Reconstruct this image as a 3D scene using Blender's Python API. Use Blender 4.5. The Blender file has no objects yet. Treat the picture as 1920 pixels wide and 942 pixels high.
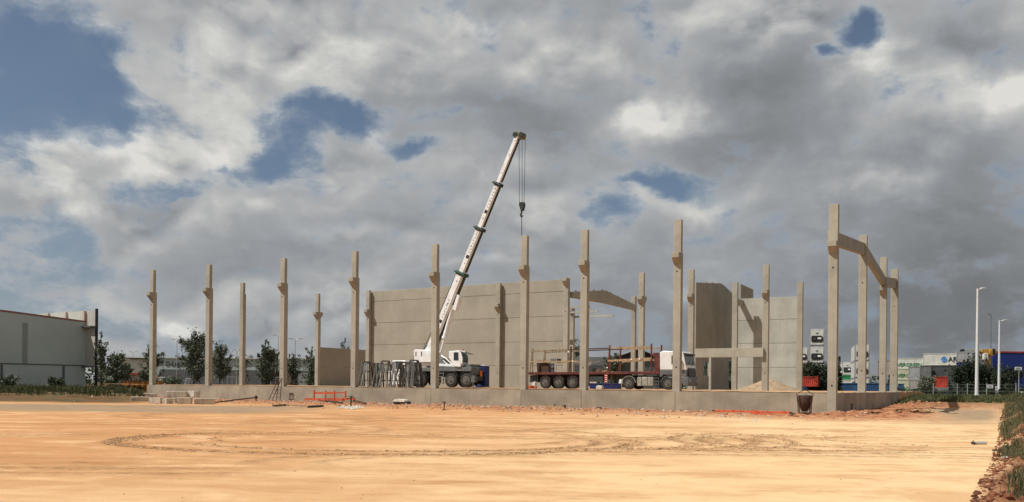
import bpy, math, random
import numpy as np
from mathutils import Vector, Matrix
R_ = math.radians
SC = bpy.context.scene
COL = SC.collection
# ------------------------------------------------------------------ camera
F, CX, HY, ROLL, EYE = 1587.0, 960.0, 723.5, 0.0100, 1.65
cam = bpy.data.cameras.new('camera'); camo = bpy.data.objects.new('camera', cam); COL.objects.link(camo)
cam.sensor_width = 36; cam.lens = 36 * F / 1920; cam.shift_y = (HY - 471) / 1920
cam.clip_start = .1; cam.clip_end = 6000
camo.matrix_world = Matrix.Translation((0, 0, EYE)) @ Matrix.Rotation(R_(90), 4, 'X') @ Matrix.Rotation(ROLL, 4, 'Z')
SC.camera = camo
# ------------------------------------------------------------------ light
SUN_EL = 54.5
hx, hy = .961, .277                       # the way the sunlight travels over the ground
sun = bpy.data.lights.new('sun', 'SUN'); suno = bpy.data.objects.new('sun', sun); COL.objects.link(suno)
sun.energy = 5.0; sun.angle = R_(.6); sun.color = (1, .965, .91)
dv = Vector((hx * math.cos(R_(SUN_EL)), hy * math.cos(R_(SUN_EL)), -math.sin(R_(SUN_EL))))
suno.rotation_euler = dv.to_track_quat('-Z', 'Y').to_euler(); suno.location = (-60, -20, 80)
SC.view_settings.view_transform = 'Standard'; SC.view_settings.look = 'None'
SC.view_settings.exposure = 0.0; SC.view_settings.gamma = 1; SC.view_settings.use_curve_mapping = False
SC.cycles.max_bounces = 5; SC.cycles.diffuse_bounces = 3; SC.cycles.transparent_max_bounces = 4

def ab(px, py):
    dx, dy = px - CX, HY - py
    c, s = math.cos(ROLL), math.sin(ROLL)
    return (dx * c - dy * s) / F, (dx * s + dy * c) / F
def azel(px, py):
    a, b = ab(px, py)
    return math.atan(a), math.atan(b / math.sqrt(1 + a * a))

class NT:                                  # a small helper for node trees
    def __init__(s, tree): s.t = tree
    def n(s, kind, **kw):
        nd = s.t.nodes.new(kind)
        for k, v in kw.items():
            if k.startswith('i_'):
                key = k[2:]; key = int(key) if key.isdigit() else key.replace('_', ' ')
                s.put(nd.inputs[key], v)
            else: setattr(nd, k, v)
        return nd
    def put(s, sock, v):
        if isinstance(v, bpy.types.NodeSocket): s.t.links.new(v, sock)
        elif v is not None: sock.default_value = v
    def m(s, op, a, b=None, c=None, clamp=False):
        nd = s.t.nodes.new('ShaderNodeMath'); nd.operation = op; nd.use_clamp = clamp
        s.put(nd.inputs[0], a); s.put(nd.inputs[1], b)
        if c is not None: s.put(nd.inputs[2], c)
        return nd.outputs[0]
    def vm(s, op, a, b=None):
        nd = s.t.nodes.new('ShaderNodeVectorMath'); nd.operation = op
        s.put(nd.inputs[0], a)
        if b is not None: s.put(nd.inputs[1], b)
        return nd.outputs['Value'] if op in ('LENGTH', 'DOT_PRODUCT') else nd.outputs[0]
    def mix(s, f, a, b):
        nd = s.t.nodes.new('ShaderNodeMix'); nd.data_type = 'RGBA'
        s.put(nd.inputs[0], f)
        for i, v in ((6, a), (7, b)):
            s.put(nd.inputs[i], (*v, 1) if isinstance(v, tuple) and len(v) == 3 else v)
        return nd.outputs[2]
    def noise(s, vec, scale, detail=4, rough=.5, dist=0):
        nd = s.t.nodes.new('ShaderNodeTexNoise')
        s.put(nd.inputs['Vector'], vec); nd.inputs['Scale'].default_value = scale
        nd.inputs['Detail'].default_value = detail; nd.inputs['Roughness'].default_value = rough
        nd.inputs['Distortion'].default_value = dist
        return nd.outputs[0]
    def ramp(s, f, stops, interp='LINEAR'):
        nd = s.t.nodes.new('ShaderNodeValToRGB'); s.put(nd.inputs[0], f)
        cr = nd.color_ramp; cr.interpolation = interp
        while len(cr.elements) < len(stops): cr.elements.new(.5)
        for e, (p, c) in zip(cr.elements, stops): e.position = p; e.color = (*c, 1)
        return nd.outputs[0]
    def sstep(s, x, lo, hi):
        nd = s.t.nodes.new('ShaderNodeMapRange'); nd.interpolation_type = 'SMOOTHSTEP'
        s.put(nd.inputs[0], x); nd.inputs[1].default_value = lo; nd.inputs[2].default_value = hi
        return nd.outputs[0]

# ------------------------------------------------------------------ world: clear sky seen through broken cloud
W = bpy.data.worlds.new('World'); SC.world = W; W.use_nodes = True
t = NT(W.node_tree); W.node_tree.nodes.clear()
geo = t.n('ShaderNodeTexCoord').outputs['Generated']
d = t.vm('NORMALIZE', geo)
sep = t.n('ShaderNodeSeparateXYZ', i_0=d)
X, Y, Z = sep.outputs
az = t.m('ARCTAN2', X, Y); el = t.m('ARCSINE', Z)
ae = t.n('ShaderNodeCombineXYZ', i_0=az, i_1=el, i_2=0.0).outputs[0]
den = t.m('ADD', t.m('MAXIMUM', Z, 0.0), .30)
plane = t.n('ShaderNodeCombineXYZ', i_0=t.m('DIVIDE', X, den), i_1=t.m('DIVIDE', Y, den), i_2=0.0).outputs[0]
# ragged edges for the big forms
nw = t.n('ShaderNodeTexNoise', i_Vector=ae); nw.inputs['Scale'].default_value = 8; nw.inputs['Detail'].default_value = 6
nw.inputs['Roughness'].default_value = .55
wv = t.vm('SUBTRACT', nw.outputs['Color'], (.5, .5, .5))
aw = t.vm('ADD', ae, t.vm('MULTIPLY', wv, (.13, .10, 0)))
def blobs(lst, neg=1.0):
    acc = None
    for (px, py, rx, ry, k) in lst:
        k = k * neg if k < 0 else k
        a0, e0 = azel(px, py)
        q = t.vm('MULTIPLY', t.vm('SUBTRACT', aw, (a0, e0, 0)), (F / rx * (1 + ab(px, py)[0]**2), F / ry, 0))
        r2 = t.vm('DOT_PRODUCT', q, q)
        g = t.m('MULTIPLY', t.m('POWER', 2.718, t.m('MULTIPLY', r2, -1.0)), k)
        acc = g if acc is None else t.m('ADD', acc, g)
    return acc
GAPS = [(60, 90, 120, 100, 1.3), (140, 190, 100, 62, 1.15), (225, 205, 50, 30, .7), (20, 235, 60, 48, .8), (185, 120, 40, 40, .5),
        (575, 190, 70, 42, 1.35), (665, 215, 55, 34, 1.1), (535, 270, 38, 50, .95), (540, 310, 60, 30, .5), (335, 352, 120, 24, .75), (225, 325, 60, 22, .6),
        (780, 270, 36, 16, .95), (1215, 330, 60, 18, 1.25), (1130, 385, 45, 34, .95), (1265, 352, 30, 14, .8), (1615, 38, 46, 28, 1.6),
        (1545, 98, 24, 10, 1.0), (100, 445, 120, 40, .62), (-250, 150, 250, 140, .9), (430, 330, 40, 20, .5), (90, 590, 220, 70, .5), (400, 620, 200, 40, .45), (12, 300, 30, 40, .4)]
LIGHT = [(420, 60, 150, 70, .26), (370, 190, 120, 55, .55), (470, 225, 55, 30, .35), (140, 62, 50, 24, .5), (95, 362, 75, 32, .85),
         (175, 250, 100, 30, .6), (285, 282, 60, 30, .45), (420, 295, 65, 35, .4), (320, 400, 95, 16, .4), (620, 345, 180, 30, .26),
         (705, 240, 30, 22, .5), (850, 25, 55, 24, .55), (640, 110, 80, 50, .3), (1215, 205, 75, 34, .85), (1130, 120, 60, 40, .25), (990, 110, 60, 60, .25),
         (1340, 385, 85, 20, .5), (1230, 365, 60, 30, .3), (1640, 105, 65, 34, .95), (1720, 150, 100, 24, .4), (1860, 150, 80, 24, .6), (1800, 190, 120, 25, .3),
         (640, 445, 60, 12, .2), (900, 500, 100, 14, .3), (318, 594, 40, 14, .35), (520, 600, 60, 14, .3), (1400, 45, 120, 35, .25), (60, 280, 40, 25, .5),
         (1340, 560, 90, 20, .2), (700, 40, 120, 50, .2), (1690, 340, 90, 20, .14), (560, 400, 120, 18, .25), (1000, 380, 90, 30, .15),
         (1420, 165, 140, 60, -.55), (1400, 275, 150, 40, -.42), (1800, 85, 75, 36, -.5), (960, 215, 120, 50, -.42), (1040, 260, 90, 60, -.2),
         (1800, 290, 220, 45, -.3), (1850, 420, 200, 90, -.42), (1640, 600, 380, 110, -.52), (1850, 640, 250, 110, -.4), (1250, 640, 200, 90, -.28),
         (740, 425, 160, 26, -.24), (600, 475, 180, 24, -.26), (420, 500, 200, 22, -.12), (960, 520, 130, 40, -.2), (30, 330, 60, 25, -.1),
         (1450, 450, 160, 26, -.22), (1180, 480, 110, 40, -.2), (540, 340, 60, 20, -.1), (1560, 380, 120, 40, -.2), (330, 640, 420, 60, -.10), (1080, 30, 90, 30, -.14)]
def billow(v, sc, det):
    nd = t.n('ShaderNodeTexNoise', i_Vector=v, noise_type='RIDGED_MULTIFRACTAL', normalize=False)
    nd.inputs['Scale'].default_value = sc; nd.inputs['Detail'].default_value = det; nd.inputs['Roughness'].default_value = .45
    nd.inputs['Offset'].default_value = .85; nd.inputs['Gain'].default_value = 1.6
    return t.m('MULTIPLY', nd.outputs[0], -1.0)
soft = t.vm('ADD', ae, t.vm('MULTIPLY', wv, (.045, .04, 0)))
aes = t.vm('MULTIPLY', soft, (1.0, 1.5, 1.0))
n1 = t.noise(aes, 5.0, 10, .56); n1b = t.noise(t.vm('ADD', aes, (-.020, .040, 0)), 5.0, 4, .5)
n3 = t.noise(t.vm('ADD', t.vm('MULTIPLY', aes, (1.0, 1.15, 1.0)), (3.3, 1.7, 0)), 16.0, 9, .62)
pv = t.vm('MULTIPLY', t.vm('ADD', ae, t.vm('MULTIPLY', wv, (.030, .026, 0))), (1.0, 1.35, 1.0))
p1 = billow(pv, 8.0, 7); p1u = billow(t.vm('ADD', pv, (-.009, .018, 0)), 8.0, 4)
relief = t.m('ADD', t.m('MULTIPLY', t.m('SUBTRACT', p1, p1u), .22), t.m('MULTIPLY', t.m('SUBTRACT', n1, n1b), .9))
gap = blobs(GAPS)
cover = t.m('ADD', t.m('MULTIPLY', t.m('SUBTRACT', n1, .5), 1.9), t.m('MULTIPLY', t.m('SUBTRACT', n3, .5), 2.3))
cover = t.m('ADD', cover, t.m('MULTIPLY', t.m('ADD', p1, 1.0), .12))
cover = t.m('SUBTRACT', t.m('ADD', cover, .62), gap)
alpha = t.m('ADD', .10, t.m('MULTIPLY', t.sstep(cover, -.55, .42), .90))
br = blobs(LIGHT, .62)
crisp = t.sstep(t.m('ADD', br, t.m('MULTIPLY', t.m('SUBTRACT', n1, .5), 1.2)), -.25, .45)     # cauliflower detail where the cloud is sunlit, smooth in its shade
lum = t.m('ADD', .525, t.m('MULTIPLY', br, t.m('ADD', .35, t.m('MULTIPLY', n1, .9))))
lum = t.m('ADD', lum, t.m('MULTIPLY', relief, t.m('ADD', .30, t.m('MULTIPLY', crisp, 1.95))))
lum = t.m('ADD', lum, t.m('MULTIPLY', t.m('SUBTRACT', n3, .5), t.m('ADD', .28, t.m('MULTIPLY', crisp, .85))))
lum = t.m('ADD', lum, t.m('MULTIPLY', t.m('SUBTRACT', n1, .5), .25))
rim = t.m('MULTIPLY', t.sstep(cover, -.05, .22), t.m('SUBTRACT', 1.0, t.sstep(cover, .25, .75)))       # sunlit rims round the clear gaps
lum = t.m('ADD', lum, t.m('MULTIPLY', rim, .13))
# unseen clouds above the view, darkened to cut the ambient light
lum = t.m('SUBTRACT', lum, t.m('MULTIPLY', t.sstep(el, .46, .9), .10))
edge = t.m('SUBTRACT', 1.0, t.sstep(cover, .0, .60))           # thin rims take on some of the blue
ccol = t.ramp(t.m('MULTIPLY', lum, .84), [(0, (.130, .137, .145)), (.17, (.185, .194, .204)), (.36, (.290, .306, .326)), (.54, (.42, .430, .435)), (.76, (.56, .560, .54)), (1, (.72, .71, .675))])
ccol = t.mix(t.m('MULTIPLY', edge, .55), ccol, (.25, .33, .43))
sky = t.n('ShaderNodeTexSky', sky_type='NISHITA', sun_disc=False, sun_elevation=R_(SUN_EL), sun_rotation=math.atan2(-hx, -hy) % (2 * math.pi),
          air_density=1.0, dust_density=.8, ozone_density=1.5)
bg1 = t.n('ShaderNodeBackground', i_Color=sky.outputs[0], i_Strength=.064)
bg2 = t.n('ShaderNodeBackground', i_Color=ccol, i_Strength=1.0)
mx = t.n('ShaderNodeMixShader', i_0=alpha, i_1=bg1.outputs[0], i_2=bg2.outputs[0])
t.n('ShaderNodeOutputWorld', i_Surface=mx.outputs[0])
W.cycles.sampling_method = 'MANUAL'; W.cycles.sample_map_resolution = 512

# ------------------------------------------------------------------ frames: world, and the building's own (s along the front, t into depth)
R0 = np.array([20.5, 54.0]); U = np.array([.8583, -.5131]); V = np.array([.5131, .8583])
N0 = float(R0 @ V); RZ = math.atan2(U[1], U[0])
def BP(px, py, N):                          # pixel -> building coordinates on the plane at depth N
    a, b = ab(px, py); D = N / (V[0] * a + V[1]); p = np.array([a * D, D])
    return float((p - R0) @ U), N - N0, EYE + b * D
def BW(s, tt, z=0.0):
    p = R0 + s * U + tt * V
    return Vector((p[0], p[1], z))
def GB(px, tt, s=None): ...
def s_of(px, N, py=725): return BP(px, py, N)[0]
def t_of(px, s, py=725):                    # where the column of pixels meets the line s = const
    a, b = ab(px, py); q = R0 + s * U
    return float((q[0] - a * q[1]) / (a * V[1] - V[0]))
def z_at(px, py, s, tt):
    a, b = ab(px, py); return EYE + b * (R0 + s * U + tt * V)[1]
def WP(px, py, D):
    a, b = ab(px, py); return Vector((a * D, D, EYE + b * D))
def GP(px, py, z=0.0):
    a, b = ab(px, py); D = (z - EYE) / b
    return Vector((a * D, D, z))

# ------------------------------------------------------------------ object helpers
class MB:
    def __init__(s, o=(0, 0, 0)): s.v = []; s.f = []; s.o = Vector(o)
    def add(s, vs, fs):
        k = len(s.v); s.v += [Vector(p) - s.o for p in vs]; s.f += [tuple(i + k for i in f) for f in fs]; return s
    def box(s, x0, x1, y0, y1, z0, z1):
        x0, x1 = sorted((x0, x1)); y0, y1 = sorted((y0, y1)); z0, z1 = sorted((z0, z1))
        return s.add([(x0, y0, z0), (x1, y0, z0), (x1, y1, z0), (x0, y1, z0), (x0, y0, z1), (x1, y0, z1), (x1, y1, z1), (x0, y1, z1)],
                     [(0, 3, 2, 1), (4, 5, 6, 7), (0, 1, 5, 4), (1, 2, 6, 5), (2, 3, 7, 6), (3, 0, 4, 7)])
    def prism(s, poly, y0, y1, axis='y'):   # poly = (x, z) pairs, extruded along y (or (y, z) pairs along x)
        ar = sum(poly[i][0] * poly[(i + 1) % len(poly)][1] - poly[(i + 1) % len(poly)][0] * poly[i][1] for i in range(len(poly)))
        if ar < 0: poly = poly[::-1]
        n = len(poly)
        if axis == 'y':
            vs = [(p[0], y0, p[1]) for p in poly] + [(p[0], y1, p[1]) for p in poly]
            fs = [tuple(range(n)), tuple(range(2 * n - 1, n - 1, -1))] + [(i + n, (i + 1) % n + n, (i + 1) % n, i) for i in range(n)]
        elif axis == 'x':
            vs = [(y0, p[0], p[1]) for p in poly] + [(y1, p[0], p[1]) for p in poly]
            fs = [tuple(range(n - 1, -1, -1)), tuple(range(n, 2 * n))] + [(i, (i + 1) % n, (i + 1) % n + n, i + n) for i in range(n)]
        else:
            vs = [(p[0], p[1], y0) for p in poly] + [(p[0], p[1], y1) for p in poly]
            fs = [tuple(range(n - 1, -1, -1)), tuple(range(n, 2 * n))] + [(i, (i + 1) % n, (i + 1) % n + n, i + n) for i in range(n)]
        return s.add(vs, fs)
    def cyl(s, p0, p1, r0, r1=None, n=12):
        p0, p1 = Vector(p0), Vector(p1); r1 = r0 if r1 is None else r1
        w = (p1 - p0).normalized(); a = w.cross(Vector((0, 0, 1)) if abs(w.z) < .9 else Vector((1, 0, 0))).normalized(); b = w.cross(a)
        vs = [p + (a * math.cos(2 * math.pi * i / n) + b * math.sin(2 * math.pi * i / n)) * r for p, r in ((p0, r0), (p1, r1)) for i in range(n)]
        return s.add(vs, [(i, i + n, (i + 1) % n + n, (i + 1) % n) for i in range(n)] + [tuple(range(n)), tuple(range(2 * n - 1, n - 1, -1))])
    def path(s, pts, r, n=6):
        for a, b in zip(pts[:-1], pts[1:]): s.cyl(a, b, r, r, n)
        return s
    def bar(s, p0, p1, w, h=None):          # square bar
        p0, p1 = Vector(p0), Vector(p1); h = w if h is None else h
        d = (p1 - p0).normalized(); a = d.cross(Vector((0, 0, 1)) if abs(d.z) < .95 else Vector((0, 1, 0))).normalized(); b = a.cross(d)
        vs = [p + a * (i * w / 2) + b * (j * h / 2) for p in (p0, p1) for i, j in ((-1, -1), (1, -1), (1, 1), (-1, 1))]
        return s.add(vs, [(0, 4, 5, 1), (1, 5, 6, 2), (2, 6, 7, 3), (3, 7, 4, 0), (0, 1, 2, 3), (7, 6, 5, 4)])
    def torus_seg(s, c, r, w, d, a0, a1, n=12, axis='y'):   # an arched band (mudguard)
        pts = [(c[0] + math.cos(a0 + (a1 - a0) * i / n) * r, c[2] + math.sin(a0 + (a1 - a0) * i / n) * r) for i in range(n + 1)]
        pin = [(c[0] + math.cos(a0 + (a1 - a0) * i / n) * (r - d), c[2] + math.sin(a0 + (a1 - a0) * i / n) * (r - d)) for i in range(n + 1)]
        for i in range(n):
            s.prism([pts[i], pts[i + 1], pin[i + 1], pin[i]], c[1], c[1] + w)
        return s
    def rock(s, c, r, rng, sq=.7):
        c = Vector(c); k = 1.618
        ico = [(-1, k, 0), (1, k, 0), (-1, -k, 0), (1, -k, 0), (0, -1, k), (0, 1, k), (0, -1, -k), (0, 1, -k), (k, 0, -1), (k, 0, 1), (-k, 0, -1), (-k, 0, 1)]
        fs = [(0, 11, 5), (0, 5, 1), (0, 1, 7), (0, 7, 10), (0, 10, 11), (1, 5, 9), (5, 11, 4), (11, 10, 2), (10, 7, 6), (7, 1, 8),
              (3, 9, 4), (3, 4, 2), (3, 2, 6), (3, 6, 8), (3, 8, 9), (4, 9, 5), (2, 4, 11), (6, 2, 10), (8, 6, 7), (9, 8, 1)]
        ax = (r * rng.uniform(.7, 1.3), r * rng.uniform(.7, 1.3), r * sq)
        return s.add([c + Vector((p[0] * ax[0], p[1] * ax[1], p[2] * ax[2])) / 1.9 * rng.uniform(.75, 1.2) for p in ico], fs)
    def build(s, name, m, parent=None, bevel=0, smooth=True, loc=None, rz=None):
        me = bpy.data.meshes.new(name); me.from_pydata([tuple(p) for p in s.v], [], s.f); me.update()
        if smooth:
            for p in me.polygons: p.use_smooth = True
            me.set_sharp_from_angle(angle=R_(32))
        me.materials.append(m)
        o = bpy.data.objects.new(name, me); COL.objects.link(o)
        if parent: o.parent = parent
        if loc is not None: o.location = loc
        if rz is not None: o.rotation_euler = (0, 0, rz)
        if bevel:
            b = o.modifiers.new('bevel', 'BEVEL'); b.width = bevel; b.segments = 2; b.limit_method = 'ANGLE'
        return o
def tag(o, label, cat, group=None, kind=None):
    if label: o['label'] = label
    if cat: o['category'] = cat
    if group: o['group'] = group
    if kind: o['kind'] = kind
    elif label: o['kind'] = 'thing'
    return o
def thing(name, label, cat, loc, rz=0.0, group=None):
    o = bpy.data.objects.new(name, None); COL.objects.link(o); o.empty_display_size = .3
    o.location = loc; o.rotation_euler = (0, 0, rz); return tag(o, label, cat, group)
def bthing(name, label, cat, s, tt, z, group=None):      # a thing placed in the building's frame; its parts use MB((s, tt, z))
    return thing(name, label, cat, BW(s, tt, z), RZ, group)
def dup(o, loc=None, rz=None, label=None):
    c = o.copy(); COL.objects.link(c)
    if loc is not None: c.location = loc
    if rz is not None: c.rotation_euler = (0, 0, rz)
    if label: c['label'] = label
    for ch in list(o.children):
        k = ch.copy(); COL.objects.link(k); k.parent = c
        for g in list(ch.children):
            q = g.copy(); COL.objects.link(q); q.parent = k
    return c

# ------------------------------------------------------------------ materials
def mat(name, col, rough=.7, var=.12, scale=3.0, bump=.0, bscale=40, metal=0.0, col2=None, streak=0.0, spec=.3, coat=0.0, rnd=0.0):
    m = bpy.data.materials.new(name); m.use_nodes = True; nt = NT(m.node_tree)
    b = m.node_tree.nodes['Principled BSDF']
    b.inputs['Roughness'].default_value = rough; b.inputs['Metallic'].default_value = metal
    b.inputs['Specular IOR Level'].default_value = spec
    if coat: b.inputs['Coat Weight'].default_value = coat; b.inputs['Coat Roughness'].default_value = .15
    co = nt.n('ShaderNodeTexCoord').outputs['Object']
    n = nt.noise(co, scale, 7, .6)
    c2 = col2 if col2 else tuple(max(0, c * (1 - 2.2 * var)) for c in col)
    c1 = col if col2 else tuple(min(1, c * (1 + .9 * var)) for c in col)
    c = nt.mix(nt.sstep(n, .32, .68), c2, c1)
    if streak:
        sv = nt.vm('MULTIPLY', co, (5.0, 5.0, .22))
        st = nt.noise(sv, 1.0, 6, .65)
        c = nt.mix(nt.m('MULTIPLY', nt.sstep(st, .48, .72), streak), c, tuple(x * .62 for x in col))
    if rnd:                                                    # each cast piece differs a little in tone
        rv_ = nt.m('ADD', 1 - rnd, nt.m('MULTIPLY', nt.n('ShaderNodeObjectInfo').outputs['Random'], 2 * rnd))
        c = nt.vm('SCALE', c); c.node.inputs['Scale'].default_value = 1; nt.put(c.node.inputs['Scale'], rv_)
    nt.put(b.inputs['Base Color'], c)
    if bump:
        bp = nt.n('ShaderNodeBump', i_Height=nt.noise(co, bscale, 6, .65)); bp.inputs['Strength'].default_value = min(1, bump)
        bp.inputs['Distance'].default_value = .02
        nt.put(b.inputs['Normal'], bp.outputs[0])
    return m
M = {}
M['conc'] = mat('precast_concrete', (.360, .332, .265), .85, .08, .7, .25, 25, streak=.34, rnd=.07)
M['conc_wall'] = mat('panel_concrete', (.340, .312, .248), .87, .06, .30, .2, 18, streak=.26, rnd=.035)
M['conc_pale'] = mat('pale_concrete', (.40, .395, .345), .87, .09, .35, .2, 18, streak=.30, rnd=.05)
M['conc_plinth'] = mat('plinth_concrete', (.335, .290, .220), .88, .12, .5, .25, 16, streak=.28, rnd=.05)
M['conc_block'] = mat('block_concrete', (.52, .47, .38), .9, .14, 2.5, .5, 22, streak=.2)
M['hole'] = mat('dark_hole', (.03, .027, .024), .9)
M['dry'] = mat('dry_weeds', (.22, .17, .09), .8, .3, .9, col2=(.12, .09, .05))
M['joint'] = mat('joint_seal', (.27, .245, .20), .9)
M['crane_white'] = mat('crane_white', (.80, .81, .79), .38, .05, 1.8, streak=.10, spec=.5)
M['crane_grey'] = mat('carrier_grey', (.15, .16, .155), .5, .15, 2, streak=.2)
M['dark_metal'] = mat('dark_metal', (.05, .052, .05), .55, .2, 5)
M['olive'] = mat('olive_paint', (.19, .17, .06), .55, .3, 4)
M['green'] = mat('collar_green', (.012, .065, .035), .45, .2, 6)
M['dkgreen'] = mat('collar_dark', (.03, .04, .032), .5, .2, 6)
M['tyre'] = mat('tyre_rubber', (.045, .043, .038), .9, .25, 6, .3, 30)
M['rim'] = mat('rim_dirty', (.15, .14, .12), .6, .25, 8)
M['glass'] = mat('dark_glass', (.025, .03, .03), .08, .1, 2, spec=.7)
M['steel'] = mat('grey_steel', (.13, .135, .125), .55, .2, 5, streak=.25)
M['galv'] = mat('galvanised', (.42, .43, .42), .45, .12, 3, metal=.3)
M['rack_pale'] = mat('rack_pale', (.24, .24, .22), .7, .25, 2, streak=.3)
M['rust'] = mat('rusty_steel', (.095, .05, .032), .8, .3, 6, .3, 50, col2=(.045, .03, .022))
M['red_dk'] = mat('trailer_red', (.135, .040, .030), .6, .25, 2.5, streak=.3)
M['wood'] = mat('weathered_wood', (.27, .20, .13), .85, .25, 6, .3, 60)
M['timber'] = mat('pale_timber', (.40, .27, .15), .85, .2, 6, .3, 60)
M['truck_white'] = mat('truck_white', (.74, .74, .71), .35, .05, 1.5, spec=.5, coat=.3)
M['truck_grey'] = mat('truck_grey', (.12, .125, .13), .5, .1, 3)
M['alu'] = mat('tank_alu', (.36, .34, .29), .45, .15, 3, metal=.2, streak=.2)
M['orange'] = mat('orange_paint', (.55, .105, .045), .55, .18, 5, streak=.25)
M['red'] = mat('red_paint', (.42, .05, .03), .6, .15, 1, streak=.3)
M['blue_toilet'] = mat('blue_plastic', (.014, .025, .11), .5, .1, 2)
M['blue'] = mat('container_blue', (.025, .075, .17), .6, .15, .6, streak=.3)
M['blue_wall'] = mat('cladding_blue', (.015, .035, .19), .6, .1, .2)
M['orange_stripe'] = mat('marker_board', (.75, .25, .05), .6)
M['ad_white'] = mat('white_board', (.78, .78, .76), .6, .04)
M['lamp_white'] = mat('lamp_white', (.62, .63, .62), .5, .03)
M['c_white'] = mat('container_white', (.60, .60, .53), .6, .08, .5, streak=.25)
M['c_cream'] = mat('container_cream', (.50, .50, .36), .6, .1, .5, streak=.25)
M['c_grey'] = mat('container_grey', (.15, .155, .155), .65, .12, .5, streak=.25)
M['c_lgrey'] = mat('container_light_grey', (.33, .34, .34), .65, .1, .5, streak=.25)
M['c_dark'] = mat('container_dark', (.075, .08, .078), .65, .12, .5, streak=.25)
M['c_pink'] = mat('container_dull', (.34, .31, .28), .65, .1, .5, streak=.25)
M['reefer'] = mat('reefer_white', (.58, .58, .54), .6, .12, 1.2, streak=.3)
M['text_green'] = mat('text_green', (.02, .20, .07), .6)
M['text_dark'] = mat('text_dark', (.025, .027, .03), .6)
M['logo_blue'] = mat('logo_blue', (.10, .26, .55), .6)
M['wh_wall'] = mat('warehouse_wall', (.45, .51, .48), .8, .05, .15, streak=.15)
M['wh_cream'] = mat('warehouse_cream', (.44, .42, .37), .8, .05, .3, streak=.15)
M['wh_pink'] = mat('parapet_pink', (.46, .35, .30), .8, .06, .3)
M['wh_red'] = mat('coping_red', (.30, .13, .11), .8, .06, .3)
M['shed'] = mat('shed_grey', (.13, .135, .135), .8, .06, .2, streak=.2)
M['shed_lt'] = mat('shed_light', (.24, .25, .245), .8, .06, .2, streak=.2)
M['black'] = mat('black_cladding', (.02, .021, .022), .6)
M['yellow'] = mat('machine_yellow', (.55, .30, .06), .5, .12, 2)
M['skip'] = mat('skip_orange', (.42, .17, .02), .6, .2, 1.5, streak=.3)
M['bark'] = mat('bark', (.07, .055, .04), .95, .3, 5, .4, 30)
M['slab'] = mat('roadside_kerb', (.42, .41, .37), .9, .08, 1)
M['stone'] = mat('rubble_stone', (.50, .40, .30), .95, .3, 1.5, .4, 20, col2=(.36, .20, .12))
M['stone_white'] = mat('white_rubble', (.62, .58, .50), .95, .15, 2.5, .4, 20)
M['clod'] = mat('red_clods', (.40, .19, .10), .95, .25, 2.5, .5, 20)
M['clod_dk'] = mat('dark_clods', (.20, .075, .038), .95, .3, 1.8, .5, 20)
def leafmat(name, c1, c2):
    m = mat(name, c1, .75, .3, .9, col2=c2, spec=.15)
    return m
M['leaf'] = leafmat('leaves_dark', (.135, .155, .098), (.075, .092, .062))
M['leaf2'] = leafmat('leaves_olive', (.155, .165, .108), (.090, .102, .070))
M['leaf3'] = leafmat('leaves_deep', (.040, .052, .028), (.022, .032, .018))
M['grass'] = leafmat('verge_grass', (.120, .120, .052), (.058, .072, .032))
M['grass2'] = leafmat('bank_weeds', (.095, .105, .045), (.050, .062, .028))
# ================================================================== SETTING: ground
def fbm2(x, y, f, seed, octs=4):
    rs = np.random.RandomState(seed); out = np.zeros(np.broadcast(x, y).shape); amp = 1.0; tot = 0
    for o in range(octs):
        T = rs.rand(64, 64)
        xf, yf = x * f, y * f; xi = np.floor(xf).astype(int); yi = np.floor(yf).astype(int)
        u = xf - xi; v = yf - yi; u = u * u * (3 - 2 * u); v = v * v * (3 - 2 * v)
        a = T[xi % 64, yi % 64]; b = T[(xi + 1) % 64, yi % 64]; c = T[xi % 64, (yi + 1) % 64]; d_ = T[(xi + 1) % 64, (yi + 1) % 64]
        out = out + amp * ((a * (1 - u) + b * u) * (1 - v) + (c * (1 - u) + d_ * u) * v - .5)
        tot += amp; amp *= .55; f *= 2.03
    return out / tot * 2
def ss(x, a, b):
    q = np.clip((x - a) / (b - a), 0, 1); return q * q * (3 - 2 * q)
# tyre marks as (cx, cy, rx, ry, from, to, width, depth), angles in degrees, 0 = right
ARCS = [(-3.9, 24.35, 7.25, 4.75, 130, 372, .30, 1.0), (-3.4, 24.6, 5.9, 4.0, 205, 385, .26, .75), (-3.9, 24.35, 6.7, 4.3, 100, 200, .2, .4),
        (-2.0, 24.6, 7.2, 4.2, 300, 430, .26, .5), (-1.5, 24.5, 5.2, 3.5, 260, 400, .2, .5), (-4.2, 25.2, 4.6, 3.0, 60, 230, .2, .3),
        (3.2, 26.4, 4.2, 4.4, 250, 420, .26, .8), (2.4, 26.8, 4.0, 4.6, 270, 410, .2, .6), (4.3, 26.6, 4.3, 4.7, 262, 400, .2, .6),
        (10.2, 25.8, 4.4, 3.8, 90, 262, .26, .8), (9.2, 26.0, 4.2, 4.4, 95, 265, .2, .7), (12.0, 26.2, 4.4, 3.5, 95, 250, .22, .55), (13.4, 26.9, 3.4, 2.6, 95, 255, .2, .4),
        (-10, 29, 5.5, 6.5, 245, 330, .3, .35), (-13, 24, 6, 5, 10, 80, .3, .3), (1.5, 36, 16, 5, 210, 330, .3, .22), (14, 60, 12, 34, 200, 268, .25, .25)]
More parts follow.
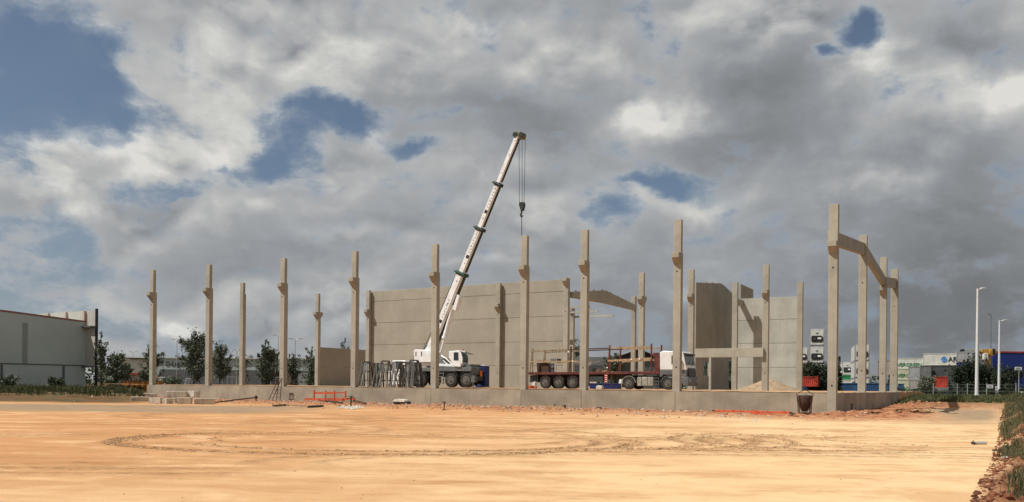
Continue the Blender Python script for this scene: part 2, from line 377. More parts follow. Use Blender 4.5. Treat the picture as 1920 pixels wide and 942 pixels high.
for _k, _r in enumerate([(-6, 33, 11, 4.5), (3, 37, 13, 5), (-9, 19, 9, 3.2), (0, 31, 12, 4), (9, 33, 9, 5), (-14, 30, 8, 6), (6, 17.5, 10, 3), (-3, 42, 15, 6), (13, 30, 7, 6), (-16, 40, 9, 7), (-7, 27, 9, 6.5), (8, 29, 6.5, 5.5), (-12, 22.5, 4.2, 3.6), (-11, 21, 5.2, 4.6)]):
    for _o in (0, .28):                                        # older, fainter passes of a two-wheeled axle
        _a = (_k * 67) % 360; ARCS.append((_r[0], _r[1], _r[2] + _o * 5, _r[3] + _o * 3, _a, _a + 110 + (_k * 31) % 70, .27, .34 + .06 * (_k % 4)))
LINES = [(3.5, 21.6, 12.5, 22.9, .22, .75), (4.8, 22.6, 13.0, 21.7, .18, .6), (6.3, 20.9, 11.5, 22.1, .16, .55), (6.5, 23.6, 15.5, 24.2, .16, .5), (3.0, 23.2, 9.0, 21.8, .16, .6),
         (-14, 21.2, -2, 19.4, .16, .2), (-15, 18.5, 3, 17.2, .2, .18), (-16, 16.6, 2, 15.9, .22, .16), (-12, 31, 8, 29.5, .25, .25), (12, 38, 27, 62, .3, .18), (-20, 34, 14, 33.4, .3, .18)]
def tracks(x, y):
    tr = np.zeros_like(x)
    wob = fbm2(x, y, .35, 11, 3) * .35
    for (cx, cy, rx, ry, a0, a1, w, k) in ARCS:
        dx, dy = (x - cx) / rx, (y - cy) / ry; r = np.sqrt(dx * dx + dy * dy)
        dist = np.abs(r - 1) * (rx * ry / np.sqrt((ry * dx) ** 2 + (rx * dy) ** 2 + 1e-6)) * r + wob * .25
        an = (np.degrees(np.arctan2(dy, dx)) - a0) % 360
        e = ss(an, 0, 22) * (1 - ss(an, (a1 - a0) - 22, a1 - a0))
        tr = np.maximum(tr, k * e * np.exp(-(dist / w) ** 2))
    for (x0, y0, x1, y1, w, k) in LINES:
        L = math.hypot(x1 - x0, y1 - y0); q = ((x - x0) * (x1 - x0) + (y - y0) * (y1 - y0)) / L
        dist = np.abs((x - x0) * (y1 - y0) - (y - y0) * (x1 - x0)) / L + wob * .3
        tr = np.maximum(tr, k * ss(q, 0, 1.5) * (1 - ss(q, L - 1.5, L)) * np.exp(-(dist / w) ** 2))
    return tr
def ground_fields(x, y):
    xb, yb = x - R0[0], y - R0[1]; s = xb * U[0] + yb * U[1]; tt = xb * V[0] + yb * V[1]
    tr = tracks(x, y)
    lump = fbm2(x, y, .9, 3, 5); fine = fbm2(x, y, 4.5, 5, 4)
    # red churned strip along the plinth
    near = np.where(s < 0, -tt, np.hypot(np.maximum(s, 0), np.minimum(tt, 0)))
    near = np.where((s > 0) & (tt > 0), s, near)
    wid = 13.5 + 4.0 * fbm2(x, y, .12, 9, 3)
    red = (1 - .45 * ss(near, 1.5, 5)) * (1 - ss(near, wid * .55, wid)) * (tt < 45) * (s > -72)
    heap = np.exp(-((x - 19.6) / 3.6) ** 2 - ((y - 49.6) / 2.3) ** 2) + .8 * np.exp(-((x - 26) / 3.0) ** 2 - ((y - 56) / 5) ** 2) + .8 * np.exp(-((x - 35) / 4) ** 2 - ((y - 73) / 6) ** 2)
    red = np.clip(red + heap * .8, 0, 1)
    # bank on the right
    e = x - .584 * y + .30 * np.exp(-(np.maximum(y, 0) - 12) / 6) - .35 * fbm2(x, y, .5, 21, 3) + .2
    bank = ss(e, -.15, .35 + .02 * y) * (y < 90)
    top = ss(y, 68, 86) * ss(x - .445 * y, 0, 3)            # roadside embankment at the far right
    vside = ss(-(x + .405 * y), 0, 4); vl = ss(y, 62, 92) * vside; vcol = ss(y + 1.5 * fbm2(x, y, .3, 14, 3), 63, 67) * vside        # grassy verge at the far left
    far = ss(y, 96, 104) * (1 - vside)
    z = .018 * lump + .010 * fine
    z = z - .05 * tr + .045 * np.clip(4 * tr * (1 - tr), 0, 1) * (tr > .02) + .030 * np.abs(fbm2(x, y, 6.5, 31, 3)) * (tr > .06) * np.minimum(1, tr * 2)
    z = z + red * (.035 + .12 * np.maximum(lump, -.3) + .06 * fine)
    z = z + heap * .16 * (1 + lump)
    z = np.maximum(z, bank * (.07 + .25 * ss(y, 16, 34) + (.14 + .24 * ss(y, 16, 34)) * lump + .16 * fine + .07 * fbm2(x, y, 9, 41, 3)))
    z = z + top * .82 + vl * .72
    z = np.where(y > 140, z * np.clip(1 - (y - 140) / 60, 0, 1), z)
    gl = ss(y, 44, 48) * (1 - ss(y, 58, 63)) * ss(-x, 10, 16) * (.9 + .3 * fbm2(x, y, .15, 8, 2))
    gr = ss(x - (.475 * y) + 2 * fbm2(x, y, .15, 61, 3), -1.5, 2.5) * (1 - ss(x - .572 * y + .8 * lump, -.6, .9)) * ss(y + 5 * fbm2(x, y, .12, 62, 3), 37, 49) * (1 - ss(y, 66, 74))
    red = red * (1 - .85 * gr); grey = np.clip(np.maximum(gl, gr), 0, 1) * (1 - red * .7)
    damp = ss(.9 - np.abs((x - 13.0) - .9 * (y - 21.0)) / .8, 0, .8) * np.exp(-((y - 21.2) / 1.7) ** 2) * .8
    return z, tr, red, grey, bank, np.clip(vcol + top + far, 0, 1), damp
def lines_x():
    a = list(np.arange(-17.5, 20.5, .075)); g = .075; v = -17.5; L = []
    while v > -900: g *= 1.055; v -= g; L.append(v)
    g = .075; v = a[-1]; Rr = []
    while v < 900: g = min(g * 1.03, .35) if v < 46 else g * 1.08; v += g; Rr.append(v)
    return np.array(L[::-1] + a + Rr)
def lines_y():
    a = list(np.arange(11.0, 30.5, .075)); g = .075; v = a[-1]; up_ = []
    while v < 3000: g = min(g * 1.035, .30) if v < 92 else g * 1.10; v += g; up_.append(v)
    L = []; g = .2; v = 11.0
    while v > -60: v -= g; g *= 1.25; L.append(v)
    return np.array(L[::-1] + a + up_)
xs, ys = lines_x(), lines_y()
GX, GY = np.meshgrid(xs, ys)
gz, gtr, gred, ggrey, gbank, gveg, gdamp = ground_fields(GX, GY)
gveg = np.clip(gveg, 0, 1)
nx, ny = len(xs), len(ys)
def sheet(name, GX, GY, gz, attrs):
    ny, nx = GX.shape
    me = bpy.data.meshes.new(name); me.vertices.add(nx * ny)
    me.vertices.foreach_set('co', np.stack([GX, GY, gz], -1).astype(np.float32).ravel())
    ii = np.arange(nx * ny).reshape(ny, nx)
    q = np.stack([ii[:-1, :-1], ii[:-1, 1:], ii[1:, 1:], ii[1:, :-1]], -1).reshape(-1, 4).astype(np.int32)
    me.loops.add(q.size); me.loops.foreach_set('vertex_index', q.ravel())
    me.polygons.add(len(q)); me.polygons.foreach_set('loop_start', np.arange(0, q.size, 4, dtype=np.int32))
    me.polygons.foreach_set('use_smooth', np.ones(len(q), dtype=bool))
    me.update(calc_edges=True); me.validate()
    for k, A in attrs.items():
        at = me.attributes.new(k, 'FLOAT', 'POINT'); at.data.foreach_set('value', A.astype(np.float32).ravel())
    o = bpy.data.objects.new(name, me); COL.objects.link(o); return o
ground = sheet('ground', GX, GY, gz, dict(track=gtr, red=gred, grey=ggrey, bank=gbank, veg=gveg, damp=gdamp))
ground['kind'] = 'structure'
m = bpy.data.materials.new('site_soil'); m.use_nodes = True; nt = NT(m.node_tree); bs = m.node_tree.nodes['Principled BSDF']
bs.inputs['Roughness'].default_value = .97; bs.inputs['Specular IOR Level'].default_value = .1
co = nt.n('ShaderNodeTexCoord').outputs['Object']
def A_(n): return nt.n('ShaderNodeAttribute', attribute_name=n).outputs['Fac']
big = nt.noise(co, .09, 5, .6); mid = nt.noise(co, .8, 6, .6); fin = nt.noise(co, 9, 7, .7)
rot = nt.n('ShaderNodeVectorRotate', i_Vector=co, rotation_type='Z_AXIS'); rot.inputs['Angle'].default_value = .10; rv = rot.outputs[0]
strk = nt.noise(nt.vm('MULTIPLY', rv, (.20, .95, 1)), 1.0, 8, .66, .5)
patch = nt.sstep(nt.noise(co, .13, 4, .6), .38, .62)
strk2 = nt.noise(nt.vm('MULTIPLY', rv, (.8, 3.4, 1)), 1.0, 8, .70, .4)
sepg = nt.n('ShaderNodeSeparateXYZ', i_0=co)
# pale fine sand towards the right, redder soil to the left and far
side = nt.sstep(nt.m('ADD', nt.m('SUBTRACT', sepg.outputs[0], nt.m('MULTIPLY', sepg.outputs[1], .28)), nt.m('MULTIPLY', nt.m('SUBTRACT', big, .5), 26)), -19, 5)
base = nt.mix(side, (.52, .275, .125), (.74, .515, .285))
md2 = nt.noise(nt.vm('MULTIPLY', rv, (.55, 1.0, 1)), .55, 8, .68, .4)
base = nt.mix(nt.m('MULTIPLY', nt.sstep(md2, .50, .62), .60), base, (.74, .49, .27))
base = nt.mix(nt.m('MULTIPLY', nt.sstep(md2, .48, .36), .45), base, (.46, .235, .105))
base = nt.mix(nt.m('MULTIPLY', nt.sstep(strk, .46, .66), nt.m('ADD', .25, nt.m('MULTIPLY', patch, .5))), base, (.42, .205, .085))
base = nt.mix(nt.m('MULTIPLY', nt.sstep(strk2, .54, .68), nt.m('ADD', .15, nt.m('MULTIPLY', patch, .45))), base, (.40, .205, .09))
base = nt.mix(nt.m('MULTIPLY', nt.sstep(mid, .50, .72), .42), base, (.45, .24, .11))
base = nt.mix(nt.m('MULTIPLY', nt.sstep(fin, .60, .75), .35), base, (.38, .20, .095))
tn = nt.m('MULTIPLY', A_('track'), nt.m('ADD', .45, nt.m('MULTIPLY', nt.sstep(nt.noise(co, 4, 7, .75), .40, .60), 1.1)), clamp=True)
base = nt.mix(nt.m('MULTIPLY', tn, .90), base, (.20, .105, .042))
base = nt.mix(nt.m('MULTIPLY', A_('damp'), .55), base, (.40, .235, .09))
gcol = nt.mix(nt.sstep(mid, .3, .7), (.235, .178, .115), (.30, .228, .15))
base = nt.mix(nt.m('MULTIPLY', A_('grey'), .92), base, gcol)
rc = nt.ramp(nt.noise(co, 2.2, 8, .68), [(.36, (.20, .075, .035)), (.50, (.36, .155, .075)), (.64, (.47, .24, .13))])
base = nt.mix(nt.m('MULTIPLY', A_('red'), nt.m('ADD', .85, nt.m('MULTIPLY', mid, .7)), clamp=True), base, rc)
bc = nt.ramp(nt.noise(co, 2.0, 8, .68), [(.34, (.09, .05, .025)), (.48, (.20, .085, .042)), (.58, (.27, .13, .07)), (.68, (.13, .11, .05))])
base = nt.mix(A_('bank'), base, bc)
vc = nt.ramp(nt.noise(co, .35, 6, .65), [(.36, (.085, .045, .02)), (.48, (.15, .085, .04)), (.58, (.07, .065, .028)), (.68, (.17, .105, .05))])
base = nt.mix(A_('veg'), base, vc)
nt.put(bs.inputs['Base Color'], base)
bp = nt.n('ShaderNodeBump', i_Height=nt.m('ADD', nt.m('MULTIPLY', nt.noise(co, 14, 8, .7), 1.0), nt.m('MULTIPLY', nt.noise(co, 55, 4, .7), .35)))
bp.inputs['Strength'].default_value = .55; bp.inputs['Distance'].default_value = .045
nt.put(bs.inputs['Normal'], bp.outputs[0])
ground.data.materials.append(m); M['soil'] = m
def gzat(x, y):
    return float(ground_fields(np.array([[x]]), np.array([[y]]))[0][0, 0])

# raised fill inside the building plot
PZ = 1.45
sA, tA, sB, tB = -76.9, .16, -.2, 60.0
sgx = np.linspace(sA, sB, 160); tgx = np.concatenate([np.linspace(tA, 12, 60), np.linspace(12.4, tB, 50)])
SS, TT = np.meshgrid(sgx, tgx)
PX = R0[0] + SS * U[0] + TT * V[0]; PY = R0[1] + SS * U[1] + TT * V[1]
pz = PZ - .055 + .05 * fbm2(PX, PY, .5, 77, 4)
pz = np.where(TT < .5, 1.40 + .02 * fbm2(PX, PY, 1.5, 78, 2), pz)
plat = sheet('site_floor', PX, PY, pz, dict(track=pz * 0, red=pz * 0 + .25, grey=pz * 0 + .5, bank=pz * 0, veg=pz * 0, damp=pz * 0))
plat['kind'] = 'structure'; plat.data.materials.append(m)
sk = MB()                                                     # earth faces of the fill on its hidden sides
sk.box(sA, sB, tB, tB + .3, -.3, 1.38).box(sA - .01, sA + .2, 36.5, tB, -.3, 1.38).box(-.4, -.2, 31.5, tB, -.3, 1.38)
ef = sk.build('embankment', m, loc=BW(0, 0, 0), rz=RZ); ef['kind'] = 'structure'
# far road on the right with its kerb
rd = MB()
pa, pb = WP(1640, 744, 108), WP(1990, 744, 108)
rd.box(pa.x, pb.x + 40, 106, 116, .80, .845)
o = rd.build('road', mat('asphalt', (.055, .055, .054), .9, .1, .4)); o['kind'] = 'structure'
kb = MB(); kb.box(pa.x, pb.x + 40, 105.7, 105.99, .80, .95)
o = kb.build('kerb', M['slab']); o['kind'] = 'structure'

# ================================================================== COLUMNS
HS = .275                                                     # half width along the front
def column(s, tt, z0, ztop, zstep, label, corbels=('front',), hw=HS, dp=.46, upper=.33, holes=True, step_side='back', zc=None, group='precast concrete columns'):
    c = bthing('concrete_column', label, 'column', s, tt, z0, group)
    zs = (zstep if zstep else ztop) - z0; H = ztop - z0
    b = MB()
    if zstep:
        prof = [(-dp / 2, 0), (dp / 2, 0), (dp / 2, zs), (-dp / 2 + upper, zs), (-dp / 2 + upper, H), (-dp / 2, H)]
    else:
        prof = [(-dp / 2, 0), (dp / 2, 0), (dp / 2, H), (-dp / 2, H)]
    b.prism(prof, -hw, hw, 'x'); b.build('shaft', M['conc'], c, bevel=.018)
    zk = (zc if zc else (zstep or ztop)) - z0
    for side in corbels:
        k = MB(); f = -1 if side == 'front' else 1; y0 = f * (dp / 2 + .002)
        k.prism([(y0, zk), (y0 + f * .42, zk), (y0 + f * .42, zk - .36), (y0, zk - .80)], -hw + .012, hw - .012, 'x')
        k.build('corbel', M['conc'], c, bevel=.015)
    if holes:
        for hz in (.145, .70):
            q = MB(); zz = H * hz
            q.cyl((0, -dp / 2 + .01, zz), (0, -dp / 2 - .012, zz), .055, n=10); q.build('lifting_hole', M['hole'], c)
    return c
NA = N0 + .16 + .24
rowA = [(286, 507, 'leftmost bracketed concrete column, rising from the left end of the low wall'),
        (391, 497, 'second bracketed column from the left along the front wall, behind the concrete blocks'),
        (531, 485, 'bracketed front column standing behind the small ladder'),
        (664.5, 472, 'bracketed front column just left of the stacked grey A-frame racks'),
        (815, 459, 'bracketed front column standing in front of the middle of the white crane'),
        (982.5, 443, 'bracketed front column directly beneath the crane hook, left of the flatbed trailer'),
        (1095, 432, 'bracketed front column standing in front of the middle of the flatbed trailer'),
        (1269.5, 413, 'tall bracketed front column in front of the white truck cab')]
def tops(px, ptop, N): s, tt, z = BP(px, 725, N); a = BP(px + 2, ptop, N); return s, tt, a[2]
for px, pt, lb in rowA:
    s, tt, z = tops(px, pt, NA); column(s, tt, 1.30, z, 1.36 + (z - 1.36) * .806, lb)
# the corner column reaches the ground outside the wall
sR, tR, zR = tops(1561, 384, N0 + .1)
column(sR, tR, -.1, zR, None, 'tallest nearest column, at the right corner of the front wall', zc=11.05, dp=.50)
NB = N0 + 24.95
sB_ = {}
rowB = [(595, 551, ('front', 'back'), 'column with two brackets at the left end of the low dark wall'),
        (690, 545, ('front',), 'farther column at the left edge of the big beige panel wall'),
        (934, 531, ('front',), 'column against the middle of the big beige panel wall, right of the crane'),
        (1061, 522, ('front',), 'column at the right end of the big beige panel wall'),
        (1202, 512, ('front', 'back'), 'two-sided bracket column behind the trailer, near the white cab'),
        (1295, 506, ('front',), 'column at the left edge of the dark gable wall, behind the truck cab'),
        (1435, 497, ('front',), 'column in front of the pale grey panel wall, holding the low beam'),]
for px, pt, cb, lb in rowB:
    s, tt, z = tops(px, pt, NB); sB_[px] = s
    column(s, tt, 1.30, z, None if px in (1061,) else 1.36 + (z - 1.36) * .80, lb, cb, upper=.34)
# gable columns
def gcol(px, pt, s, label, **kw):
    tt = t_of(px, s); z = z_at(px + 2, pt, s, tt); column(s, tt, 1.30, z, None, label, **kw); return tt, z
sG = -.35
t1, z1 = gcol(1616, 442, sG, 'second column of the right gable, where the two sloping beams meet', corbels=(), hw=.29)
t2, z2 = gcol(1655, 483, sG, 'third column of the right gable, with a bracket under the beam ends', corbels=('front',), zc=10.9, hw=.27)
t3, z3 = gcol(1675.5, 505, sG, 'last column of the right gable at the far end of the shaded side wall', corbels=(), hw=.33)
sL = s_of(286, NA)
tt = t_of(454, sL); z = z_at(456, 531, sL, tt)
column(sL, tt, 1.30, z, z - 1.3, 'plain column without bracket between the second and third front columns', corbels=(), step_side='back')
NC = N0 + 42.4
for px, pt, lb, cb, zc_, NC in [(1377, 530, 'column at the left edge of the pale grey panel wall, seen past the dark gable', (), None, N0 + 40.5),
                       (1499, 529, 'column at the right end of the pale grey panel wall', (), None, N0 + 42.4)]:
    s, tt, z = tops(px, pt, NC); column(s, tt, 1.30, z, None, lb, cb, holes=False, zc=zc_, hw=.30)
sF = s_of(1379, N0 + 40.5)
o = MB((sF, 40.8, 0)).box(sF - .2, sF + .2, 40.75, 42.68, 11.3, 12.0).build('tie_beam', M['conc'], bevel=.015, loc=BW(sF, 40.8, 0), rz=RZ)
tag(o, 'short beam joining the left end column to the pale grey panel wall', 'beam')
NCb = N0 + 43.7
sP, tP, zP = tops(1187, 556, NCb)
column(sP, tP, 1.30, zP, None, 'thin far post carrying the low end of the pitched roof beam', (), holes=False, hw=.27)
sQ, tQ, zQ = tops(1072, 579, NCb)
column(sQ, tQ, 1.30, zQ, None, 'short far post just right of the big beige panel wall', ('front',), holes=False, hw=.27)

# gable beams
def gbeam(ta, za, tb_, zb, label, dep=.88):
    tm = (ta + tb_) / 2
    o = MB((sG, tm, 0)).prism([(ta, za), (tb_, zb), (tb_, zb - dep), (ta, za - dep)], sG - .17, sG + .17, 'x').build('gable_beam', M['conc'], bevel=.015, loc=BW(sG, tm, 0), rz=RZ)
    tag(o, label, 'beam', 'sloping beams of the right gable')
gbeam(.37, 11.85, t1 - .24, 13.0, 'beam climbing from the tall corner column to the second gable column')
gbeam(t1 + .24, 13.0, t2 - .24, 11.8, 'beam falling from the second to the third gable column')
gbeam(t2 + .24, 11.8, t3 - .24, 12.5, 'short beam between the last two gable columns', .95)

# ================================================================== PLINTH WALL PANELS
js = [280 - 3.0, 450, 660, 808, 977, 1090, 1266, 1553]
labs = ['low concrete wall panel at the left end, behind the pile of concrete blocks', 'low wall panel with the small ladder against it', 'low wall panel below the grey A-frame racks, behind the white slab pile',
        'low wall panel below the crane, behind the small iron post', 'low wall panel below the trailer wheels, behind the bundle of planks', 'low wall panel below the front of the trailer, between two thin joints', 'longest low wall panel at the right, behind the orange beam and concrete bucket']
sj = [s_of(p, N0) for p in js]; sj[0] = sL - .34
for i, lb in enumerate(labs):
    s0, s1 = sj[i] + .012, sj[i + 1] - .012; sm = (s0 + s1) / 2
    o = MB((sm, 0, 0)).box(s0, s1, 0, .16, -.25, 1.36).build('plinth_panel', M['conc_plinth'], bevel=.012, loc=BW(sm, 0, 0), rz=RZ)
    tag(o, lb, 'low wall', 'low concrete plinth panels along the front')
sx = s_of(1562, N0)
tend = t_of(1686, .0)
o = MB((0, 0, 0)).box(-.16, 0, .36, tend, -.25, 1.40).build('plinth_panel', M['conc_plinth'], bevel=.012, loc=BW(0, 0, 0), rz=RZ)
tag(o, 'shaded low side wall running back from the tall corner column at the right', 'low wall')
o = MB((sL, 0, 0)).box(sL - .34, sL - .18, .17, 36.5, -.25, 1.36).build('plinth_panel', M['conc_plinth'], bevel=.012, loc=BW(sL, 0, 0), rz=RZ)
tag(o, 'low side wall going back from the leftmost column, hidden behind the front wall', 'low wall')

# ================================================================== PANEL WALLS
def panel_wall(label, s0, s1, t0, zs_, mkey, cat='wall', th=.2, gap=.02, extra=None, name='panel_wall', group=None):
    w = bthing(name, label, cat, (s0 + s1) / 2, t0, 1.3, group)
    for a, b in zip(zs_[:-1], zs_[1:]):
        MB(((s0 + s1) / 2, t0, 1.3)).box(s0, s1, t0, t0 + th, a + gap, b - gap).build('concrete_panel', M[mkey], w, bevel=.02)
        if b < zs_[-1]: MB(((s0 + s1) / 2, t0, 1.3)).box(s0 + .02, s1 - .02, t0 + .045, t0 + th - .03, b - gap - .002, b + gap + .002).build('joint', M['joint'], w)
    return w
tb = 25.2
zz = [1.3, 3.94, 6.56, 9.3, 12.0, 13.33]
sb1, sb2, sb3 = s_of(693, N0 + tb), s_of(935, N0 + tb), s_of(1064, N0 + tb)
panel_wall('wide beige panel wall behind the crane, left of the slim column', sb1, sb2 - .02, tb, zz, 'conc_wall', group='beige panel wall bays')
panel_wall('narrower beige panel wall between the slim column and the trailer', sb2 + .02, sb3, tb, zz, 'conc_wall', group='beige panel wall bays')
tc = 42.7
sc1, sc2 = s_of(1379, N0 + tc), s_of(1500, N0 + tc)
panel_wall('pale grey wall of four panels with a diagonal shadow and sand heap below', sc1 - .5, sc2, tc, [1.3, 4.06, 6.85, 9.6, 12.2], 'conc_pale')
# left low gable wall (runs into depth)
w = bthing('low_gable_wall', 'dark low wall of two panels between the far left columns', 'wall', sB_[595] - .1, 25.2, 1.3)
for a, b in ((1.3, 3.9), (3.93, 6.45)):
    MB((sB_[595] - .1, 25.2, 1.3)).box(sB_[595] - .2, sB_[595], 25.25, 43, a, b).build('concrete_panel', M['conc_wall'], w, bevel=.02)
# dark gable wall with openings, notched top, standing beyond the pale wall
tD = 46.0; sD = s_of(1302, N0 + tD); tE = t_of(1388, sD)
w = bthing('gable_wall', 'tall shaded gable wall with notched top behind the truck cab', 'wall', sD, tD, 1.3)
g = MB((sD, tD, 1.3))
tA_ = t_of(1350, sD); zA_, zM_, zE_ = z_at(1304, 530, sD, tD), z_at(1352, 532, sD, tA_), z_at(1390, 566, sD, tE)
def topz(q): return zA_ + (zM_ - zA_) * (q - tD) / (tA_ - tD) if q < tA_ else zM_ + (zE_ - zM_) * (q - tA_) / (tE - tA_)
td0, td1 = t_of(1365, sD), t_of(1372.5, sD); tw0, tw1 = t_of(1317, sD), t_of(1328, sD)
nt_ = [t_of(p_, sD) for p_ in (1321, 1333, 1345, 1357, 1370)]
cuts = sorted([tD, tw0, tw1, td0, td1, tE, tA_] + nt_)
for a, b in zip(cuts[:-1], cuts[1:]):
    mid = (a + b) / 2; lows = [(1.3, None)]
    if td0 < mid < td1: lows = [(z_at(1368, 676, sD, mid), None)]
    if tw0 < mid < tw1: lows = [(1.3, z_at(1322, 705, sD, mid)), (z_at(1322, 678, sD, mid), None)]
    for lo, hi in lows:
        if hi is None: g.prism([(a, lo), (b, lo), (b, topz(b)), (a, topz(a))], sD - .1, sD + .1, 'x')
        else: g.box(sD - .1, sD + .1, a, b, lo, hi)
g.build('concrete_wall', M['conc_wall'], w)
for tt_ in nt_: MB((sD, tD, 1.3)).box(sD - .12, sD + .13, tt_ - .12, tt_ + .12, topz(tt_) - .55, topz(tt_) + .12).build('purlin_seat', M['conc'], w)
# frame in front of the pale wall whose shadow falls across it
# panel seen above the pale wall
s0, tt0, _ = BP(1386, 700, N0 + 52); ztop_ = BP(1386, 533, N0 + 52)[2]
o = MB((s0, 52, 0)).prism([(52, 9.0), (58, 9.0), (58, ztop_ - .1), (52, ztop_)], s0 - .1, s0 + .1, 'x').box(s0 - .25, s0 + .25, 54.5, 55.0, 1.3, 9.0).build('parapet_panel', M['conc_wall'], loc=BW(s0, 52, 0), rz=RZ)
tag(o, 'dark panel rising above the left end of the pale grey wall', 'panel')
# low beam and its post
NBf = N0 + 24.6
sa, sb = s_of(1303, NBf), s_of(1431, NBf)
o = MB((sa, 24.6, 0)).box(sa, sb, 24.45, 24.71, 4.62, 5.5).build('low_beam', M['conc'], bevel=.015, loc=BW(sa, 24.6, 0), rz=RZ)
tag(o, 'horizontal concrete beam low between the dark gable and the pale wall', 'beam')
sp = s_of(1331.5, NBf)
o = MB((sp, 24.6, 1.3)).box(sp - .10, sp + .10, 24.45, 24.7, 1.3, 4.61).build('slim_post', M['conc_pale'], bevel=.01, loc=BW(sp, 24.6, 1.3), rz=RZ)
tag(o, 'thin pale post under the low concrete beam, right of the truck', 'post')
# pitched roof beam from the panel wall's end to the far post
sQ0 = sb3 - .12
ta, tb2 = 25.5, 43.5; tm = 34.3
bt = bthing('roof_beam', 'long pitched concrete roof beam between the beige wall and the far post', 'beam', sQ0 + .3, ta, 11)
MB((sQ0 + .3, ta, 11)).prism([(ta, 11.3), (ta, 11.95), (tm - 1.0, 12.9), (tm, 12.95), (tb2, 12.0), (tb2, 11.35), (tm, 11.45)], sQ0 + .12, sQ0 + .5, 'x').build('girder', M['conc_wall'], bt, bevel=.02)
for i in range(8):
    tq = ta + 1 + i * 2.3; q = abs(tq - tm) / (tm - ta); zz_ = 12.95 - 1.0 * q
    MB((sQ0 + .3, ta, 11)).box(sQ0 + .22, sQ0 + .4, tq, tq + .12, zz_ - .03, zz_ + .16).build('fixing_bolt', M['steel'], bt)
for k, (pa_, pb_, zq, tq) in enumerate([(1067, 1104, 11.75, 40.0), (1067, 1120, 11.25, 41.5), (1067, 1150, 10.9, 44.3)]):
    s0, s1 = s_of(pa_, N0 + tq), s_of(pb_, N0 + tq)
    o = MB((s0, tq, zq)).box(s0 - 3, s1, tq - .12, tq + .12, zq - .12, zq + .12).build('purlin', M['conc_pale'], loc=BW(s0, tq, zq), rz=RZ)
    tag(o, ['upper', 'middle', 'lowest and longest'][k] + ' pale purlin under the pitched roof beam', 'purlin', 'purlins of the far roof')
# sand heap
rng = random.Random(4)
pc = BP(1440, 725, N0 + 38)
hx_ = np.linspace(-4.2, 4.2, 60); HX, HYY = np.meshgrid(hx_, hx_)
rr = np.hypot(HX / 3.5, HYY / 3.0) + .06 * fbm2(HX, HYY, .6, 5, 3)
HZ = np.maximum(0, 1 - rr) ** .95 * 1.35 - .05 + .05 * fbm2(HX, HYY, 2.5, 6, 3)
sh = sheet('sand_heap', HX, HYY, HZ, {}); sh.location = BW(pc[0], 38, 1.42); sh.rotation_euler = (0, 0, RZ)
sh.data.materials.append(mat('builders_sand', (.36, .26, .165), .95, .15, 2, .5, 30)); tag(sh, 'heap of tan sand at the foot of the pale grey wall', 'sand heap')
# ================================================================== MOBILE CRANE
TC = 11.2; NCR = N0 + TC                                       # near side of the crane
def cp(px, py, N=NCR): s, _, z = BP(px, py, N); return (s, z)
def poly(pts, N): return [cp(x, y, N) for x, y in pts]
c0 = (cp(815, 725)[0], TC, PZ)
CR = thing('mobile_crane', 'white mobile crane with long raised telescopic boom parked inside the column grid', 'crane', BW(*c0), RZ)
def cpart(name, m, pts=None, t0=0, t1=2.6, bev=.02, N=NCR, parent=CR, mb=None):
    q = mb or MB(c0)
    if pts: q.prism(poly(pts, N + max(0, t0)), TC + t0, TC + t1)
    return q.build(name, m, parent, bevel=bev)
def wheel(px, N, ttn, r, o, parent, w=.38, name='wheel', zc=None):
    s = s_of(px, N); z = (zc or PZ + r - .02)
    q = MB(o); q.cyl((s, ttn, z), (s, ttn + w, z), r, r, 28); q.cyl((s, ttn - .02, z), (s, ttn, z), r * .94, r, 28)
    wv_ = q.build(name, M['tyre'], parent)
    q = MB(o); q.cyl((s, ttn - .035, z), (s, ttn - .01, z), r * .56, r * .60, 20); q.cyl((s, ttn - .10, z), (s, ttn - .03, z), r * .2, r * .24, 10)
    for i in range(8):
        a = i * math.pi / 4; q.cyl((s + math.cos(a) * r * .42, ttn - .055, z + math.sin(a) * r * .42), (s + math.cos(a) * r * .42, ttn - .03, z + math.sin(a) * r * .42), .03, .03, 6)
    q.build('rim', M['rim'], wv_)
    return wv_
for px in (757, 788, 845.3, 874.5):
    wheel(px, NCR, TC - .02, .70, c0, CR, .42)
    wheel(px, NCR, TC + 2.2, .70, c0, CR, .42)
cpart('chassis', M['crane_grey'], [(757, 690), (884, 688.7), (884, 696), (757, 697)], .02, 2.58)
cpart('frame_beam', M['dark_metal'], [(732, 697), (876, 696), (876, 707), (732, 708)], .6, 2.0)
q = MB(c0)
for px in (757, 788, 845.3, 874.5):
    q.torus_seg((s_of(px, NCR), TC + .0, PZ + .72), .86, .55, .05, R_(20), R_(160))
cpart('mudguard', M['dark_metal'], mb=q, bev=0)
cpart('carrier_cab', M['crane_white'], [(729, 722), (728, 697), (736, 676), (760, 676), (760, 722)], .05, 2.5, .05)
cpart('cab_window', M['glass'], [(730, 695.5), (736, 678.5), (738.5, 678.5), (738.5, 695.5)], .03, .06, 0)
cpart('cab_window', M['glass'], [(742, 692), (742, 678), (755, 678), (755, 692)], .03, .06, 0)
cpart('cab_windscreen', M['glass'], [(728.0, 696), (735.4, 677.8), (734.9, 677.8), (727.3, 696)], .25, 2.3, 0)
